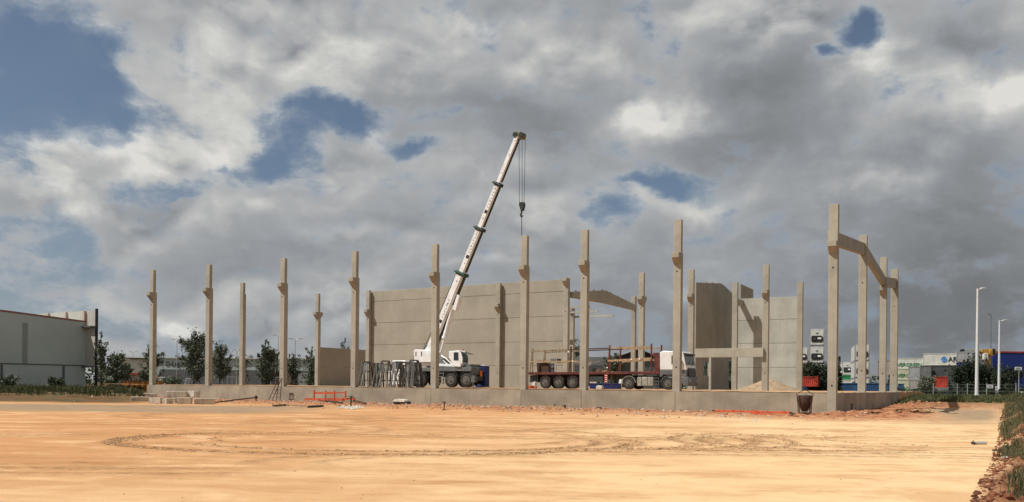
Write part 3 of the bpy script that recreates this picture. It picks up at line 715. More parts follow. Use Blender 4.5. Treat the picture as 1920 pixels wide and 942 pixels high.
# stair, outriggers, rear bumper, boxes
q = MB(c0); sa, sb = s_of(823.5, NCR), s_of(832, NCR)
q.box(sa, sa + .06, TC - .12, TC - .04, 1.75, 2.95).box(sb, sb + .06, TC - .12, TC - .04, 1.75, 2.95)
for k in range(4): q.box(sa, sb, TC - .14, TC + .1, 1.8 + .32 * k, 1.88 + .32 * k)
cpart('step_ladder', M['crane_grey'], mb=q, bev=0)
cpart('engine_box', M['crane_grey'], [(876, 683), (882, 683), (882, 689), (876, 689)], .2, 2.2)
cpart('rear_frame', M['crane_grey'], [(880, 688), (885, 689), (885, 703), (880, 703)], .1, 2.5)
cpart('rear_bumper', M['dark_metal'], [(883, 706), (888, 706), (888, 714), (884, 714)], .05, 2.3)
q = MB(c0); se = s_of(885, NCR); q.box(se + .01, se + .04, TC + 1.35, TC + 2.0, cp(885, 706)[1], cp(885, 695)[1])
cpart('marker_board', M['orange_stripe'], mb=q, bev=0)
for px in (767, 888):
    q = MB(c0); s = s_of(px, NCR)
    q.box(s - .2, s + .2, TC - .15, TC + .3, 1.95, 2.6).cyl((s, TC - .05, 1.5), (s, TC - .05, 1.95), .07, n=10).cyl((s, TC - .05, 1.42), (s, TC - .05, 1.48), .24, n=12)
    cpart('outrigger', M['steel'], mb=q, bev=0)
cpart('turntable', M['dark_metal'], [(800, 684), (838, 684), (838, 689.5), (800, 690)], .5, 2.1)
cpart('slewing_deck', M['crane_white'], [(775, 681), (862, 683.5), (862, 688.4), (775, 686)], .35, 2.2)
cpart('counterweight', M['crane_white'], [(776, 680), (775.5, 658), (778, 655.5), (799, 656.5), (808, 670), (808, 680)], .1, 2.5, .06)
cpart('winch', M['crane_grey'], mb=MB(c0).cyl((cp(790, 668)[0], TC + .7, cp(790, 652)[1]), (cp(790, 668)[0], TC + 1.9, cp(790, 652)[1]), .30, n=16))
for dx in (-.35, .35):
    cpart('vent_slot', M['dark_metal'], mb=MB(c0).box(cp(784, 660)[0] + dx - .05, cp(784, 660)[0] + dx + .05, TC + .08, TC + .12, cp(784, 668)[1], cp(784, 660)[1]), bev=0)
for dt, nm in ((.55, 'pivot_plate'), (1.75, 'pivot_plate')):
    cpart(nm, M['crane_white'], [(788, 670), (806.5, 640), (815, 648), (822, 681), (800, 681)], dt, dt + .1, .02)
cpart('rear_guard', M['rust'], mb=MB(c0).bar((cp(776, 681)[0] - .1, TC + .3, cp(775, 681)[1]), (cp(775, 668)[0] - .1, TC + .3, cp(775, 667)[1]), .14), bev=0)
q = MB(c0); P3 = lambda x, y, dt: (cp(x, y, NCR + (1.15 if dt >= .9 else 0))[0], TC + dt, cp(x, y, NCR + (1.15 if dt >= .9 else 0))[1])
q.path([P3(822, 667, .45), P3(831, 672, .45), P3(846, 686, .45)], .07); q.path([P3(826, 676, .45), P3(838, 687, .45)], .05)
cpart('handrail', M['crane_white'], mb=q, bev=0)
cpart('engine_cover', M['crane_grey'], [(824, 674), (838, 672), (843, 683), (824, 683)], .6, 2.1, .04)
# operator's cab
OC = cpart('operator_cab', M['crane_white'], [(842.5, 659), (861, 657.5), (864.5, 659.5), (868, 671), (868, 681), (863, 688.5), (854, 688), (850, 684), (842.5, 672)], -.1, .95, .05)
for pts in ([(852, 661), (860.3, 661), (861, 676), (852, 676)],):
    MB(c0).prism(poly(pts, NCR), TC - .125, TC - .095).build('side_window', M['glass'], OC)
MB(c0).prism(poly([(865.0, 660.5), (868.5, 671), (868.5, 680), (868.0, 680), (868.0, 671), (864.4, 660.5)], NCR), TC, TC + .85).build('front_window', M['glass'], OC)
MB(c0).prism(poly([(861.7, 658), (862.6, 658), (864.6, 688), (863.7, 688)], NCR), TC - .13, TC - .096).build('door_post', M['crane_white'], OC)
MB(c0).path([P3(863, 659, -.05), P3(878, 664, -.05)], .04).path([P3(863, 659, .8), P3(878, 664, .8)], .04).path([P3(878, 664, -.05), P3(878, 664, .8)], .03)\
    .path([P3(867, 660, -.05), P3(877, 667, -.05)], .05).build('front_guard', M['dark_metal'], OC)
MB(c0).cyl(P3(865, 657.5, .3), P3(865, 655, .3), .09, n=8).build('beacon', M['orange'], OC)
# boom
B0, B1 = Vector(P3(806, 664, 1.15)), Vector(P3(971.5, 256, 1.15))
ax = (B1 - B0).normalized(); nrm = Vector((ax.z, 0, -ax.x))    # nrm points to the underside
def bp_(f): return B0 + (B1 - B0) * f
def yfrac(y): return (664 - y) / (664 - 256)
BM = None
secs = [(0.0, yfrac(507), .80, .82), (yfrac(511), yfrac(423), .62, .62), (yfrac(426), yfrac(341), .53, .54), (yfrac(344), 1.0, .45, .46)]
for i, (f0, f1, h, wd) in enumerate(secs):
    q = MB(c0); a, b = bp_(f0), bp_(f1)
    prof = [(-h / 2, -wd / 2), (-h / 2, wd / 2), (h * .30, wd / 2), (h / 2, wd * .28), (h / 2, -wd * .28), (h * .30, -wd / 2)]
    vs = [p + nrm * u_ + Vector((0, v_, 0)) for p in (a, b) for u_, v_ in prof]; n = 6
    q.add(vs, [tuple(range(n)), tuple(range(2 * n - 1, n - 1, -1))] + [(j, j + n, (j + 1) % n + n, (j + 1) % n) for j in range(n)])
    sec = q.build('boom_section', M['crane_white'], CR, bevel=.015, smooth=False)
    under = MB(c0)                                             # dark strip under each section, the underside's shade put in as colour
    under.add([p + nrm * (h / 2 + e) + Vector((0, v_, 0)) for p in (bp_(f0 + .02), b) for e, v_ in ((0, -wd * .26), (.05, -wd * .26), (.05, wd * .26), (0, wd * .26))],
              [(0, 1, 2, 3), (7, 6, 5, 4), (0, 4, 5, 1), (1, 5, 6, 2), (2, 6, 7, 3), (3, 7, 4, 0)])
    under.build('underside_shade', M['dkgreen'], sec)
    for k in (.25, .62, .9):
        p = bp_(f0 + (f1 - f0) * k); wy = -wd / 2 - .004
        MB(c0).cyl(p + Vector((0, wy + .01, 0)), p + Vector((0, wy - .006, 0)), .05 if i else .07, n=8).build('bolt_hole', M['hole'], sec)
    if i < 3:
        p = bp_(f0 + (f1 - f0) * .42) + Vector((0, -wd / 2 - .012, 0)); q = MB(c0)
        q.add([p + ax * u_ + nrm * v_ for u_, v_ in ((-.28, -.16), (.05, -.16), (.05, .16), (-.28, .16))] + [p + Vector((0, .02, 0)) + ax * u_ + nrm * v_ for u_, v_ in ((-.28, -.16), (.05, -.16), (.05, .16), (-.28, .16))],
              [(3, 2, 1, 0), (4, 5, 6, 7), (0, 1, 5, 4), (1, 2, 6, 5), (2, 3, 7, 6), (3, 0, 4, 7)])
        q.build('emblem', M['text_dark'], sec)
        for k in range(7):                                     # the faint maker's lettering running up the boom
            p2 = p + ax * (.42 + .30 * k); q = MB(c0)
            pts_ = [(-.09, -.10), (-.03, -.10), (-.03, .06), (.09, .06), (.09, .10), (-.09, .10)] if k % 2 else [(-.09, -.10), (.09, -.10), (.09, -.05), (-.03, -.05), (-.03, .10), (-.09, .10)]
            q.add([p2 + ax * u_ + nrm * v_ for u_, v_ in pts_] + [p2 + Vector((0, .014, 0)) + ax * u_ + nrm * v_ for u_, v_ in pts_], [tuple(range(5, -1, -1)), tuple(range(6, 12))] + [(j, (j + 1) % 6, (j + 1) % 6 + 6, j + 6) for j in range(6)])
            q.build('faded_letter', M['galv'], sec)
for f, hh, wd, key in ((yfrac(508), .98, 1.0, 'green'), (yfrac(424), .80, .82, 'dkgreen'), (yfrac(342), .70, .72, 'dkgreen')):
    q = MB(c0); a, b = bp_(f) - ax * .16, bp_(f) + ax * .16
    q.add([p + nrm * u_ + Vector((0, v_, 0)) for p in (a, b) for u_, v_ in ((-hh / 2, -wd / 2), (-hh / 2, wd / 2), (hh / 2, wd / 2), (hh / 2, -wd / 2))],
          [(0, 1, 2, 3), (7, 6, 5, 4), (0, 4, 5, 1), (1, 5, 6, 2), (2, 6, 7, 3), (3, 7, 4, 0)])
    q.cyl(bp_(f) - nrm * (hh / 2 + .18) - Vector((0, wd * .5, 0)), bp_(f) + nrm * (hh / 2 + .16) - Vector((0, wd * .5, 0)), .09, n=8)
    q.build('collar', M[key], CR, bevel=.02)
# head, ropes, hook
q = MB(c0); H = bp_(1.0)
q.prism(poly([(964, 258), (962.5, 247), (968, 246.5), (974, 249), (981, 251), (982.5, 256), (979.5, 261), (974, 259.5), (970, 263)], NCR + .95), TC + .95, TC + 1.35)
cpart('boom_head', M['olive'], mb=q, bev=.02)
for x in (968, 979.5):
    cpart('sheave', M['dkgreen'], mb=MB(c0).cyl(Vector(P3(x, 254, 1.15)) - Vector((0, .30, 0)), Vector(P3(x, 254, 1.15)) + Vector((0, .30, 0)), .24, n=16), bev=0)
q = MB(c0)
for x0, x1, dt in ((975.2, 975.8, .95), (978.8, 979, 1.15), (983.0, 980.6, 1.35)):
    q.path([P3(x0, 258, dt), P3(x1, 380, dt)], .022, 6)
cpart('hoist_rope', M['dark_metal'], mb=q, bev=0)
HK = cpart('hook_block', M['dkgreen'], [(973.2, 379), (981.8, 379), (982.6, 385), (980, 395), (976, 395), (972.6, 385)], 1.0, 1.3, .03)
q = MB(c0); hk = [P3(978, 395, 1.15), P3(978, 400, 1.15), P3(976.2, 402.5, 1.15), P3(976.5, 406, 1.15), P3(978.8, 406.5, 1.15), P3(979.8, 404, 1.15)]
q.path(hk, .085, 8).build('hook', M['dark_metal'], HK)
MB(c0).path([P3(978.2, 404, 1.15), P3(978.3, 462, 1.15)], .035).build('lifting_chain', M['dark_metal'], HK)
# derricking cylinder
cpart('cylinder_rod', M['crane_white'], mb=MB(c0).cyl(P3(823.5, 671, 1.15), P3(834, 632, 1.15), .11, n=12), bev=0)
cpart('derrick_cylinder', M['crane_white'], mb=MB(c0).cyl(P3(833.5, 634, 1.15), P3(850, 573, 1.15), .24, n=16).cyl(P3(833.3, 635, 1.15), P3(834.2, 631, 1.15), .29, n=16), bev=0)
cpart('boom_bracket', M['crane_white'], [(848, 580), (857, 552), (861, 556), (854, 583)], .85, 1.45)
q = MB(c0); q.path([P3(794, 655, 1.15), P3(803, 636, 1.15), P3(857, 510, 1.15)], .035)
cpart('boom_cable', M['dark_metal'], mb=q, bev=0)

# ================================================================== TRUCK AND TRAILER
TT = 11.3; NTK = N0 + TT
def tp(px, py): s, _, z = BP(px, py, NTK); return (s, z)
def tpoly(pts): return [tp(x, y) for x, y in pts]
def T3(x, y, dt): return (tp(x, y)[0], TT + dt, tp(x, y)[1])
k0 = (tp(1250, 725)[0], TT, PZ)
TR = thing('truck_tractor', 'white and grey truck cab parked behind the tall front column', 'truck', BW(*k0), RZ)
def kpart(name, m, pts=None, t0=0, t1=2.45, bev=.02, parent=TR, mb=None, o=k0):
    q = mb or MB(o)
    if pts: q.prism(tpoly(pts), TT + t0, TT + t1)
    return q.build(name, m, parent, bevel=bev)
CAB = kpart('cab', M['truck_white'], [(1237, 694), (1237, 661), (1243, 658), (1277, 659), (1281.5, 663), (1287, 692.5), (1287, 694)], 0, 2.45, .07)
kpart('cab_skirt', M['truck_grey'], [(1237, 694.2), (1287.2, 694.2), (1287.2, 707), (1281, 707), (1274, 703), (1243, 703), (1241, 707), (1237, 707)], .0, 2.45, .03)
kpart('side_window', M['glass'], [(1259, 667), (1273, 666), (1279, 683), (1259, 683)], -.012, .01, 0, CAB)
kpart('windscreen', M['glass'], [(1281.9, 665), (1285.6, 684.5), (1286.4, 684.5), (1282.7, 665)], .12, 2.33, 0, CAB)
kpart('sun_visor', M['dark_metal'], [(1280.5, 661.5), (1285, 663), (1286, 666), (1282, 665)], .0, 2.45, .01, CAB)
kpart('wiper', M['dark_metal'], mb=MB(k0).path([T3(1287, 684.5, .4), T3(1285.5, 678, 1.1)], .02).path([T3(1287, 684.5, 1.4), T3(1285.5, 678, 2.0)], .02), bev=0, parent=CAB)
kpart('grille', M['dark_metal'], [(1287.2, 690), (1288.6, 690.2), (1290, 706), (1287.2, 706)], .35, 2.1, .02)
q = MB(k0)
for i in range(4): q.box(tp(1288.6, 0)[0], tp(1288.6, 0)[0] + .09, TT + .5, TT + 1.95, PZ + 1.05 + i * .17, PZ + 1.09 + i * .17)
kpart('grille_bar', M['alu'], mb=q, bev=0)
kpart('bumper', M['truck_grey'], [(1276, 707.2), (1290, 706.5), (1291.5, 712), (1291, 724), (1281, 724), (1277, 716)], .0, 2.45, .05)
for dt in (.12, 2.0):
    kpart('headlight', M['galv'], mb=MB(k0).cyl(T3(1291, 714, dt + .12), (T3(1291, 714, dt + .12)[0] + .06, TT + dt + .12, T3(1291, 714, dt)[2]), .13, n=14), bev=0)
    kpart('mirror', M['dark_metal'], mb=MB(k0).box(tp(1281, 0)[0], tp(1281, 0)[0] + .12, TT + (-.35 if dt < 1 else 2.5), TT + (-.15 if dt < 1 else 2.75), PZ + 2.0, PZ + 2.75), bev=.02)
kpart('roof_box', M['dark_metal'], [(1235.5, 656.8), (1251, 656.6), (1253, 663), (1235.5, 663.5)], .3, 2.1, .04)
kpart('fuel_tank', M['alu'], [(1194, 709), (1195, 707.3), (1223, 707.3), (1224, 709), (1224, 722), (1222, 724), (1195, 724), (1194, 722)], .05, .75, .03)
for x in (1202, 1213):
    kpart('tank_strap', M['steel'], [(x - .5, 707), (x + .5, 707), (x + .5, 724.3), (x - .5, 724.3)], .03, .77, 0)
q = MB(k0)
for x in (1225.5, 1234.5): q.bar(T3(x, 708, .03), T3(x, 727, .03), .04)
for y in (709, 715, 721, 726.5): q.bar(T3(1225.5, y, .03), T3(1234.5, y, .03), .05)
kpart('step_ladder', M['steel'], mb=q, bev=0)
kpart('chassis_rail', M['dark_metal'], [(1168, 706), (1240, 705), (1240, 713), (1168, 713)], .8, 1.65, 0)
kpart('fifth_wheel', M['dark_metal'], [(1170, 703.5), (1196, 703.5), (1200, 706), (1168, 706)], .6, 1.9, 0)
for px in (1178.5, 1252.5):
    wheel(px, NTK, TT, .52, k0, TR, .34); wheel(px, NTK, TT + 2.1, .52, k0, TR, .34)
q = MB(k0).torus_seg((s_of(1178.5, NTK), TT + .0, PZ + .52), .64, .5, .04, R_(5), R_(178)); q.box(s_of(1178.5, NTK) - .68, s_of(1178.5, NTK) - .62, TT, TT + .5, PZ + .15, PZ + .5)
kpart('mudguard', M['alu'], mb=q, bev=0)
q = MB(k0).torus_seg((s_of(1252.5, NTK), TT - .02, PZ + .52), .66, .5, .06, R_(8), R_(172))
kpart('mudguard', M['truck_grey'], mb=q, bev=0)
# trailer
l0 = (tp(1110, 725)[0], TT, PZ)
TL = thing('flatbed_trailer', 'dark red flatbed trailer with wooden side rails, coupled to the white truck', 'trailer', BW(*l0), RZ)
def lpart(name, m, pts=None, t0=0, t1=2.5, bev=.015, parent=TL, mb=None):
    return kpart(name, m, pts, t0, t1, bev, parent, mb, l0)
DK = lpart('deck', M['red_dk'], [(990, 698.2), (1229, 696.6), (1229, 701.4), (990, 703.0)])
lpart('headboard', M['red_dk'], [(1222, 697), (1228, 695), (1223.5, 661.5), (1236, 661.5), (1236.5, 701.5), (1222, 701.5)], .05, 2.45)
lpart('frame_beam', M['dark_metal'], [(990, 703.5), (1170, 702), (1170, 706), (1150, 711), (1090, 713), (990, 712)], .7, 1.8, 0)
for px in (1022, 1047.2, 1073.4):
    wheel(px, NTK, TT, .52, l0, TL, .36); wheel(px, NTK, TT + 2.12, .52, l0, TL, .36)
    lpart('mudguard', M['rust'], mb=MB(l0).torus_seg((s_of(px, NTK), TT, PZ + .52), .61, .45, .04, R_(20), R_(160)), bev=0)
lpart('underrun_box', M['dark_metal'], [(990, 704), (1006, 704), (1006, 717), (990, 717)], .3, 2.2)
lpart('toolbox', M['dark_metal'], [(1104, 707), (1130, 706.5), (1130, 716), (1104, 716)], .1, .8)
lpart('landing_leg', M['steel'], [(1142, 702), (1145, 702), (1145, 724), (1142, 724)], .3, .5)
lpart('marker_board', M['red'], [(1133.3, 701.6), (1139.8, 701.6), (1139.8, 718), (1133.3, 718)], -.03, .0, 0)
q = MB(l0)
for y in (704.2, 708, 712, 715.8): q.prism(tpoly([(1134.6, y), (1138.4, y - .6), (1138.4, y + .6), (1134.6, y + 1.2)]), TT - .045, TT - .031)
lpart('board_marking', M['ad_white'], mb=q, bev=0)
def stake(px, ytop, ybot, lean=2.5, key='red_dk'):
    for dt in (.03, 2.4):
        q = MB(l0).bar(T3(px, ybot, dt), T3(px + .3, ytop, dt), .11)
        if lean: q.bar(T3(px - lean, ybot, dt), T3(px - .2, ytop + 4, dt), .07)
        lpart('stake', M[key], mb=q, bev=0)
stake(998, 654.5, 698.5, 5, 'wood'); stake(1070, 650, 698.2, 3, 'rust'); stake(1142.6, 647.5, 697.6, 3.2); stake(1221, 644.5, 697.2, 0)
for (pa, pb, key, w_) in [((996, 659.5), (1068, 656), 'wood', .13), ((1066, 656), (1146, 653), 'rust', .10), ((1142, 653), (1221, 651), 'timber', .12),
                      ((991, 679), (1086, 677.5), 'timber', .10), ((1084, 678), (1104, 677), 'wood', .10), ((1140, 677), (1222, 672.5), 'timber', .17)]:
    for dt in (-.05, 2.45):
        lpart('side_rail', M[key], mb=MB(l0).bar(T3(*pa, dt), T3(*pb, dt), .05, w_), bev=0)
lpart('cable', M['dark_metal'], mb=MB(l0).path([T3(1096, 688, .1), T3(1118, 682, .1), T3(1140, 673, .1)], .025), bev=0)
for x, y in ((1184.5, 674), (1199.6, 673.5), (1139, 689.5), (1066.5, 660), (1074.5, 677.3)):
    lpart('reflector', M['ad_white'], mb=MB(l0).cyl(T3(x, y, -.10), T3(x, y, -.08), .07, n=8), bev=0)
# load on the trailer
def lobj(name, label, cat, m, pts, t0, t1, group=None, bev=.02, extra=None, smooth=True):
    xs_ = [tp(x, y)[0] for x, y in pts]; o_ = (sum(xs_) / len(xs_), TT + t0, min(tp(x, y)[1] for x, y in pts))
    th = thing(name, label, cat, BW(*o_), RZ, group)
    MB(o_).prism(tpoly(pts), TT + t0, TT + t1).build('body', m, th, bevel=bev)
    if extra: extra(th, o_)
    return th
def crate_x(th, o_):
    q = MB(o_)
    for y in (675.5, 678.5): q.bar(T3(999.5, y, .55), T3(1022, y, .55), .05)
    q.build('lid_slats', M['wood'], th)
lobj('steel_bin', 'dark brown bin on the rear of the flatbed trailer behind the side rails', 'bin', M['rust'], [(1000, 680.5), (1022, 680.5), (1023.5, 698), (1001, 698)], .6, 1.8, extra=crate_x)
def pal_x(th, o_):
    q = MB(o_)
    for x in (1023.8, 1027.5, 1031.5, 1035.6): q.bar(T3(x, 698, .8), T3(x, 671.8, .8), .05)
    for y in (679, 688): q.bar(T3(1023.5, y, .8), T3(1036, y, .8), .04)
    q.build('cage', M['galv'], th)
lobj('cage_pallet', 'grey cage pallet beside the dark bin on the flatbed trailer', 'pallet', M['steel'], [(1024, 672), (1036, 672), (1036, 679), (1024, 679)], .9, 1.7, extra=pal_x)
o = MB((0, 0, 0)); pp = []
for (a, b) in (((1112, 697.6), (1133, 694)), ((1114, 694), (1131, 697.5)), ((1118, 692.5), (1128, 697)), ((1112, 696), (1136, 697.6))):
    o.bar(T3(*a, .5), T3(*b, .9), .09)
c_ = T3(1122, 697, .7); q = MB(c_); q.v = [v - Vector(c_) for v in o.v]; q.f = o.f
tag(q.build('wood_scrap', M['timber'], loc=BW(*c_), rz=RZ), 'loose heap of wooden offcuts on the middle of the flatbed trailer', 'wood scraps')

# ================================================================== A-FRAME RACKS
NR = N0 + 3.6
def rack(px0, px1, ytop, lean, key, label, legs=2, group='grey A-frame racks standing behind the low wall'):
    key = 'rack_pale' if key == 'galv' else key; rr_ = random.Random(int(px0)); ytop += rr_.uniform(-2.5, 3.5); px1 -= rr_.uniform(0, 3); lean += rr_.uniform(-.2, .2)
    s0, s1 = s_of(px0, NR), s_of(px1, NR); zt = BP(px0, ytop, NR)[2]
    o_ = ((s0 + s1) / 2, 3.6, PZ - .05); th = thing('a_frame_rack', label, 'rack', BW(*o_), RZ, group)
    sm = (s0 + s1) / 2; w = abs(s1 - s0)
    for dt in (0, 1.0):
        for e in (-1, 1):
            top = (sm + lean + e * w * .10, 3.6 + dt, zt); bot = (sm + e * w * .5, 3.6 + dt * 1.6 - .3, PZ - .05)
            MB(o_).bar(bot, top, .10).build('leg', M[key], th)
    q = MB(o_)
    for f in (.25, .62):
        for dt in (0, 1.0):
            a = Vector((sm - w * (.5 - .4 * f) + lean * f, 3.6 + dt, PZ + (zt - PZ) * f)); b = Vector((sm + w * (.5 - .4 * f) + lean * f, 3.6 + dt, PZ + (zt - PZ) * f))
            q.bar(a, b, .06)
        q.bar((sm + lean * f, 3.6, PZ + (zt - PZ) * f), (sm + lean * f, 4.6, PZ + (zt - PZ) * f), .06)
    q.bar((sm + lean, 3.6, zt), (sm + lean, 4.6, zt), .12); q.bar((sm - w * .42, 3.32, PZ + .1), (sm + lean + w * .06, 3.58, zt - .2), .06); q.build('cross_bars', M[key], th)
    return th
rk = [(675, 687, 680, -.15, 'steel', 'first grey rack from the left, against the front column'), (681, 694, 681, -.25, 'galv', 'second rack from the left, pale and leaning left'),
      (702, 713, 680, .1, 'steel', 'dull brown-grey rack just right of the dark slabs'), (708, 720, 679, .05, 'steel', 'rack directly left of the carrier cab, behind its neighbour'), (714, 731, 681, -.05, 'galv', 'rack overlapping the left edge of the carrier cab'),
      (737, 745, 682, .0, 'galv', 'slim rack in front of the carrier cab door'), (741, 756, 681, -.1, 'steel', 'rack across the dark window of the carrier cab'), (752, 760, 685, -.12, 'steel', 'short rack by the right edge of the carrier cab'),
      (757, 769, 681, .2, 'galv', 'rack with one pale slanted leg near the crane counterweight'), (765, 777, 678, .05, 'steel', 'tallest rack below the crane counterweight'), (773, 780, 683, -.1, 'steel', 'last rack on the right, touching the crane wheel')]
for r_ in rk: rack(r_[0], r_[1], r_[2], r_[3], r_[4], r_[5])
for i, (a, b, lb, key) in enumerate([(688, 694.5, 'left one of two dark slabs leaning in the racks', 'rust'), (694, 700, 'right one of two dark slabs leaning in the racks', 'black')]):
    s0, s1 = s_of(a, NR), s_of(b, NR); zt = BP(a, 680.5, NR)[2]; o_ = (s0, 4.1, PZ)
    q = MB(o_); q.prism([(s0 - .05, zt), (s1 - .05, zt), (s1 + .30, PZ - .04), (s0 + .30, PZ - .04)], 4.1, 4.35)
    tag(q.build('dark_slab', M[key], bevel=.01, loc=BW(*o_), rz=RZ), lb, 'slab', 'dark slabs between the racks')
# portable toilet and small things on the fill
NT_ = N0 + 13; sT = s_of(905, NT_); o_ = (sT, 13, PZ)
TO = thing('portable_toilet', 'dark blue upright portable toilet behind the crane', 'toilet', BW(*o_), RZ)
MB(o_).box(sT - .30, sT + .30, 13, 13.75, PZ + .08, PZ + 2.1).build('cabin', M['blue_toilet'], TO, bevel=.03)
MB(o_).prism([(sT - .34, PZ + 2.1), (sT + .34, PZ + 2.1), (sT + .2, PZ + 2.2), (sT - .2, PZ + 2.2)], 12.96, 13.8).build('roof', M['galv'], TO, bevel=.03)
MB(o_).box(sT - .22, sT + .22, 12.97, 12.995, PZ + .15, PZ + 1.98).build('door', M['blue_toilet'], TO, bevel=.01)
MB(o_).box(sT - .32, sT + .32, 12.95, 13.8, PZ, PZ + .075).build('skid', M['galv'], TO)
s_, z_ = cp(906, 724); o_ = (s_, 10.4, PZ)
tag(MB(o_).box(s_ - .35, s_ + .3, 10.4, 10.9, PZ, PZ + .16).box(s_ - .2, s_ + .1, 10.45, 10.8, PZ + .165, PZ + .3).build('blue_crate', M['blue_toilet'], bevel=.02, loc=BW(*o_), rz=RZ), 'small blue crate on the ground behind the crane bumper', 'crate')
for (x, w_, h_, key, lb, nm, cat_) in [(1002, .55, .22, 'orange', 'low orange bucket beside the rear trailer wheel', 'bucket', 'bucket'), (1003.5, .42, .5, 'ad_white', 'white canister standing behind the orange bucket by the trailer', 'canister', 'canister')]:
    s_, z_ = tp(x, 724); tq = 10.7 + (.5 if nm == 'canister' else 0); o_ = (s_, tq, PZ); q = MB(o_)
    q.cyl((s_, tq, PZ - .02), (s_, tq, PZ + h_), w_ * .45, w_ * .5, 14)
    if nm == 'canister': q.cyl((s_, tq, PZ + h_), (s_, tq, PZ + h_ + .1), .08, n=8)
    else: q.cyl((s_ + .45, tq, PZ - .02), (s_ + .45, tq, PZ + h_ * .6), .14, n=10)
    tag(q.build(nm, M[key], loc=BW(*o_), rz=RZ), lb, cat_)
for (x0, x1, tq, lb) in [(1104, 1126, 17.5, 'left one of two long blue troughs seen under the trailer'), (1129, 1160, 17.5, 'right one of two long blue troughs seen under the trailer')]:
    s0, s1 = s_of(x0, N0 + tq), s_of(x1, N0 + tq); o_ = (s0, tq, PZ); q = MB(o_)
    q.prism([(s0, PZ + .45), (s0 + .1, PZ - .02), (s1 - .1, PZ - .02), (s1, PZ + .45)], tq, tq + .9); q.box(s0 - .03, s1 + .03, tq - .03, tq + .93, PZ + .452, PZ + .52)
    tag(q.build('blue_trough', M['blue_toilet'], bevel=.02, loc=BW(*o_), rz=RZ), lb, 'trough', 'blue troughs under the trailer')
s_ = s_of(1123, N0 + 9.5); o_ = (s_, 9.5, PZ)
tag(MB(o_).box(s_ - .28, s_ + .28, 9.5, 9.9, PZ - .02, PZ + .25).box(s_ - .2, s_ + .2, 9.55, 9.85, PZ + .252, PZ + .3).build('white_block', M['stone_white'], bevel=.02, loc=BW(*o_), rz=RZ), 'white block on the ground before the blue troughs', 'block')
# ================================================================== THINGS ON THE DIRT IN FRONT
def place(px, py, dz=0.0):
    p = GP(px, py, 0.0); p.z = gzat(p.x, p.y) + dz; return p
def blockobj(name, p, L, Wd, Hh, yaw, label, m, group, z0=None):
    q = MB().box(-L / 2, L / 2, -Wd / 2, Wd / 2, 0, Hh)
    o = q.build(name, m, bevel=.03, loc=(p.x, p.y, (p.z if z0 is None else z0) - .02), rz=yaw); tag(o, label, 'concrete block', group); return o
gb = 'precast concrete blocks piled left of the wall'
blk = [(264, 754.0, 1.5, .6, .36, .40, 'leftmost concrete block, lying flat and slightly apart'), (281, 749, 1.2, .6, .30, .25, 'low block behind the leftmost pair, with a pale sunlit top'),
       (295, 757.0, .98, .7, .46, -.20, 'dark-faced block second from the left in the front row'), (314.5, 757.3, .42, .8, .42, -.25, 'narrow end-on block left of the small pale block'),
       (326.5, 756.0, .36, .5, .42, .0, 'smallest pale block wedged in the middle of the pile'), (346.5, 757.9, .98, .8, .50, .22, 'squat block right of the middle in the front row'),
       (383, 758.3, 1.55, .6, .46, .42, 'rightmost long block of the front row')]
for px, py, L, w_, h_, yw, lb in blk:
    blockobj('concrete_block', place(px, py), L, w_, h_, yw, lb, M['conc_block'], gb)
pz0 = place(329, 757); blockobj('concrete_block', Vector((pz0.x, pz0.y + .35, 0)), 1.45, .7, .46, .16, 'long block lying on top of the pile, left of the two upper ones', M['conc_block'], gb, z0=pz0.z + .50)
pz0 = place(358, 757); blockobj('concrete_block', Vector((pz0.x + .1, pz0.y + .35, 0)), .62, .7, .48, -.35, 'short whitish block on top of the pile at its right', M['stone_white'], gb, z0=pz0.z + .52)
# steel prop
a, b = place(398, 757), WP(480, 745.5, 76); th = thing('steel_prop', 'long rusty steel prop leaning from the blocks with a flange at its end', 'steel prop', a)
MB(a).cyl(a + Vector((0, 0, .06)), b, .055, n=8).build('tube', M['rust'], th); d_ = (b - a).normalized()
MB(a).cyl(b - d_ * .02, b + d_ * .05, .20, n=4).cyl(Vector((b.x, b.y, gzat(b.x, b.y))), b, .03, n=6).build('flange', M['rust'], th)
# step ladder
p = BW(s_of(521, N0 - 1.0), -1.1, 0); p.z = gzat(p.x, p.y)
LD = thing('step_ladder', 'small rusty A-shaped ladder standing against the low wall', 'ladder', p, RZ)
for fr, (xb, xt) in (('front_frame', (.25, .05)), ('rear_frame', (-.75, -.02))):
    q = MB()
    for dy in (-.0, .0):
        pass
    w2 = .24
    q.bar((xb - w2, -.1, 0), (xt - w2 * .8, .35, 2.05), .05); q.bar((xb + w2, -.1, 0), (xt + w2 * .8, .35, 2.05), .05)
    for k in range(1, 6):
        f = k / 6; q.bar((xb + (xt - xb) * f - w2 * (1 - .2 * f), -.1 + .45 * f, 2.05 * f), (xb + (xt - xb) * f + w2 * (1 - .2 * f), -.1 + .45 * f, 2.05 * f), .035)
    q.build(fr, M['rust'], LD)
MB().box(-.28, .34, .30, .42, 2.03, 2.07).build('top_step', M['rust'], LD)
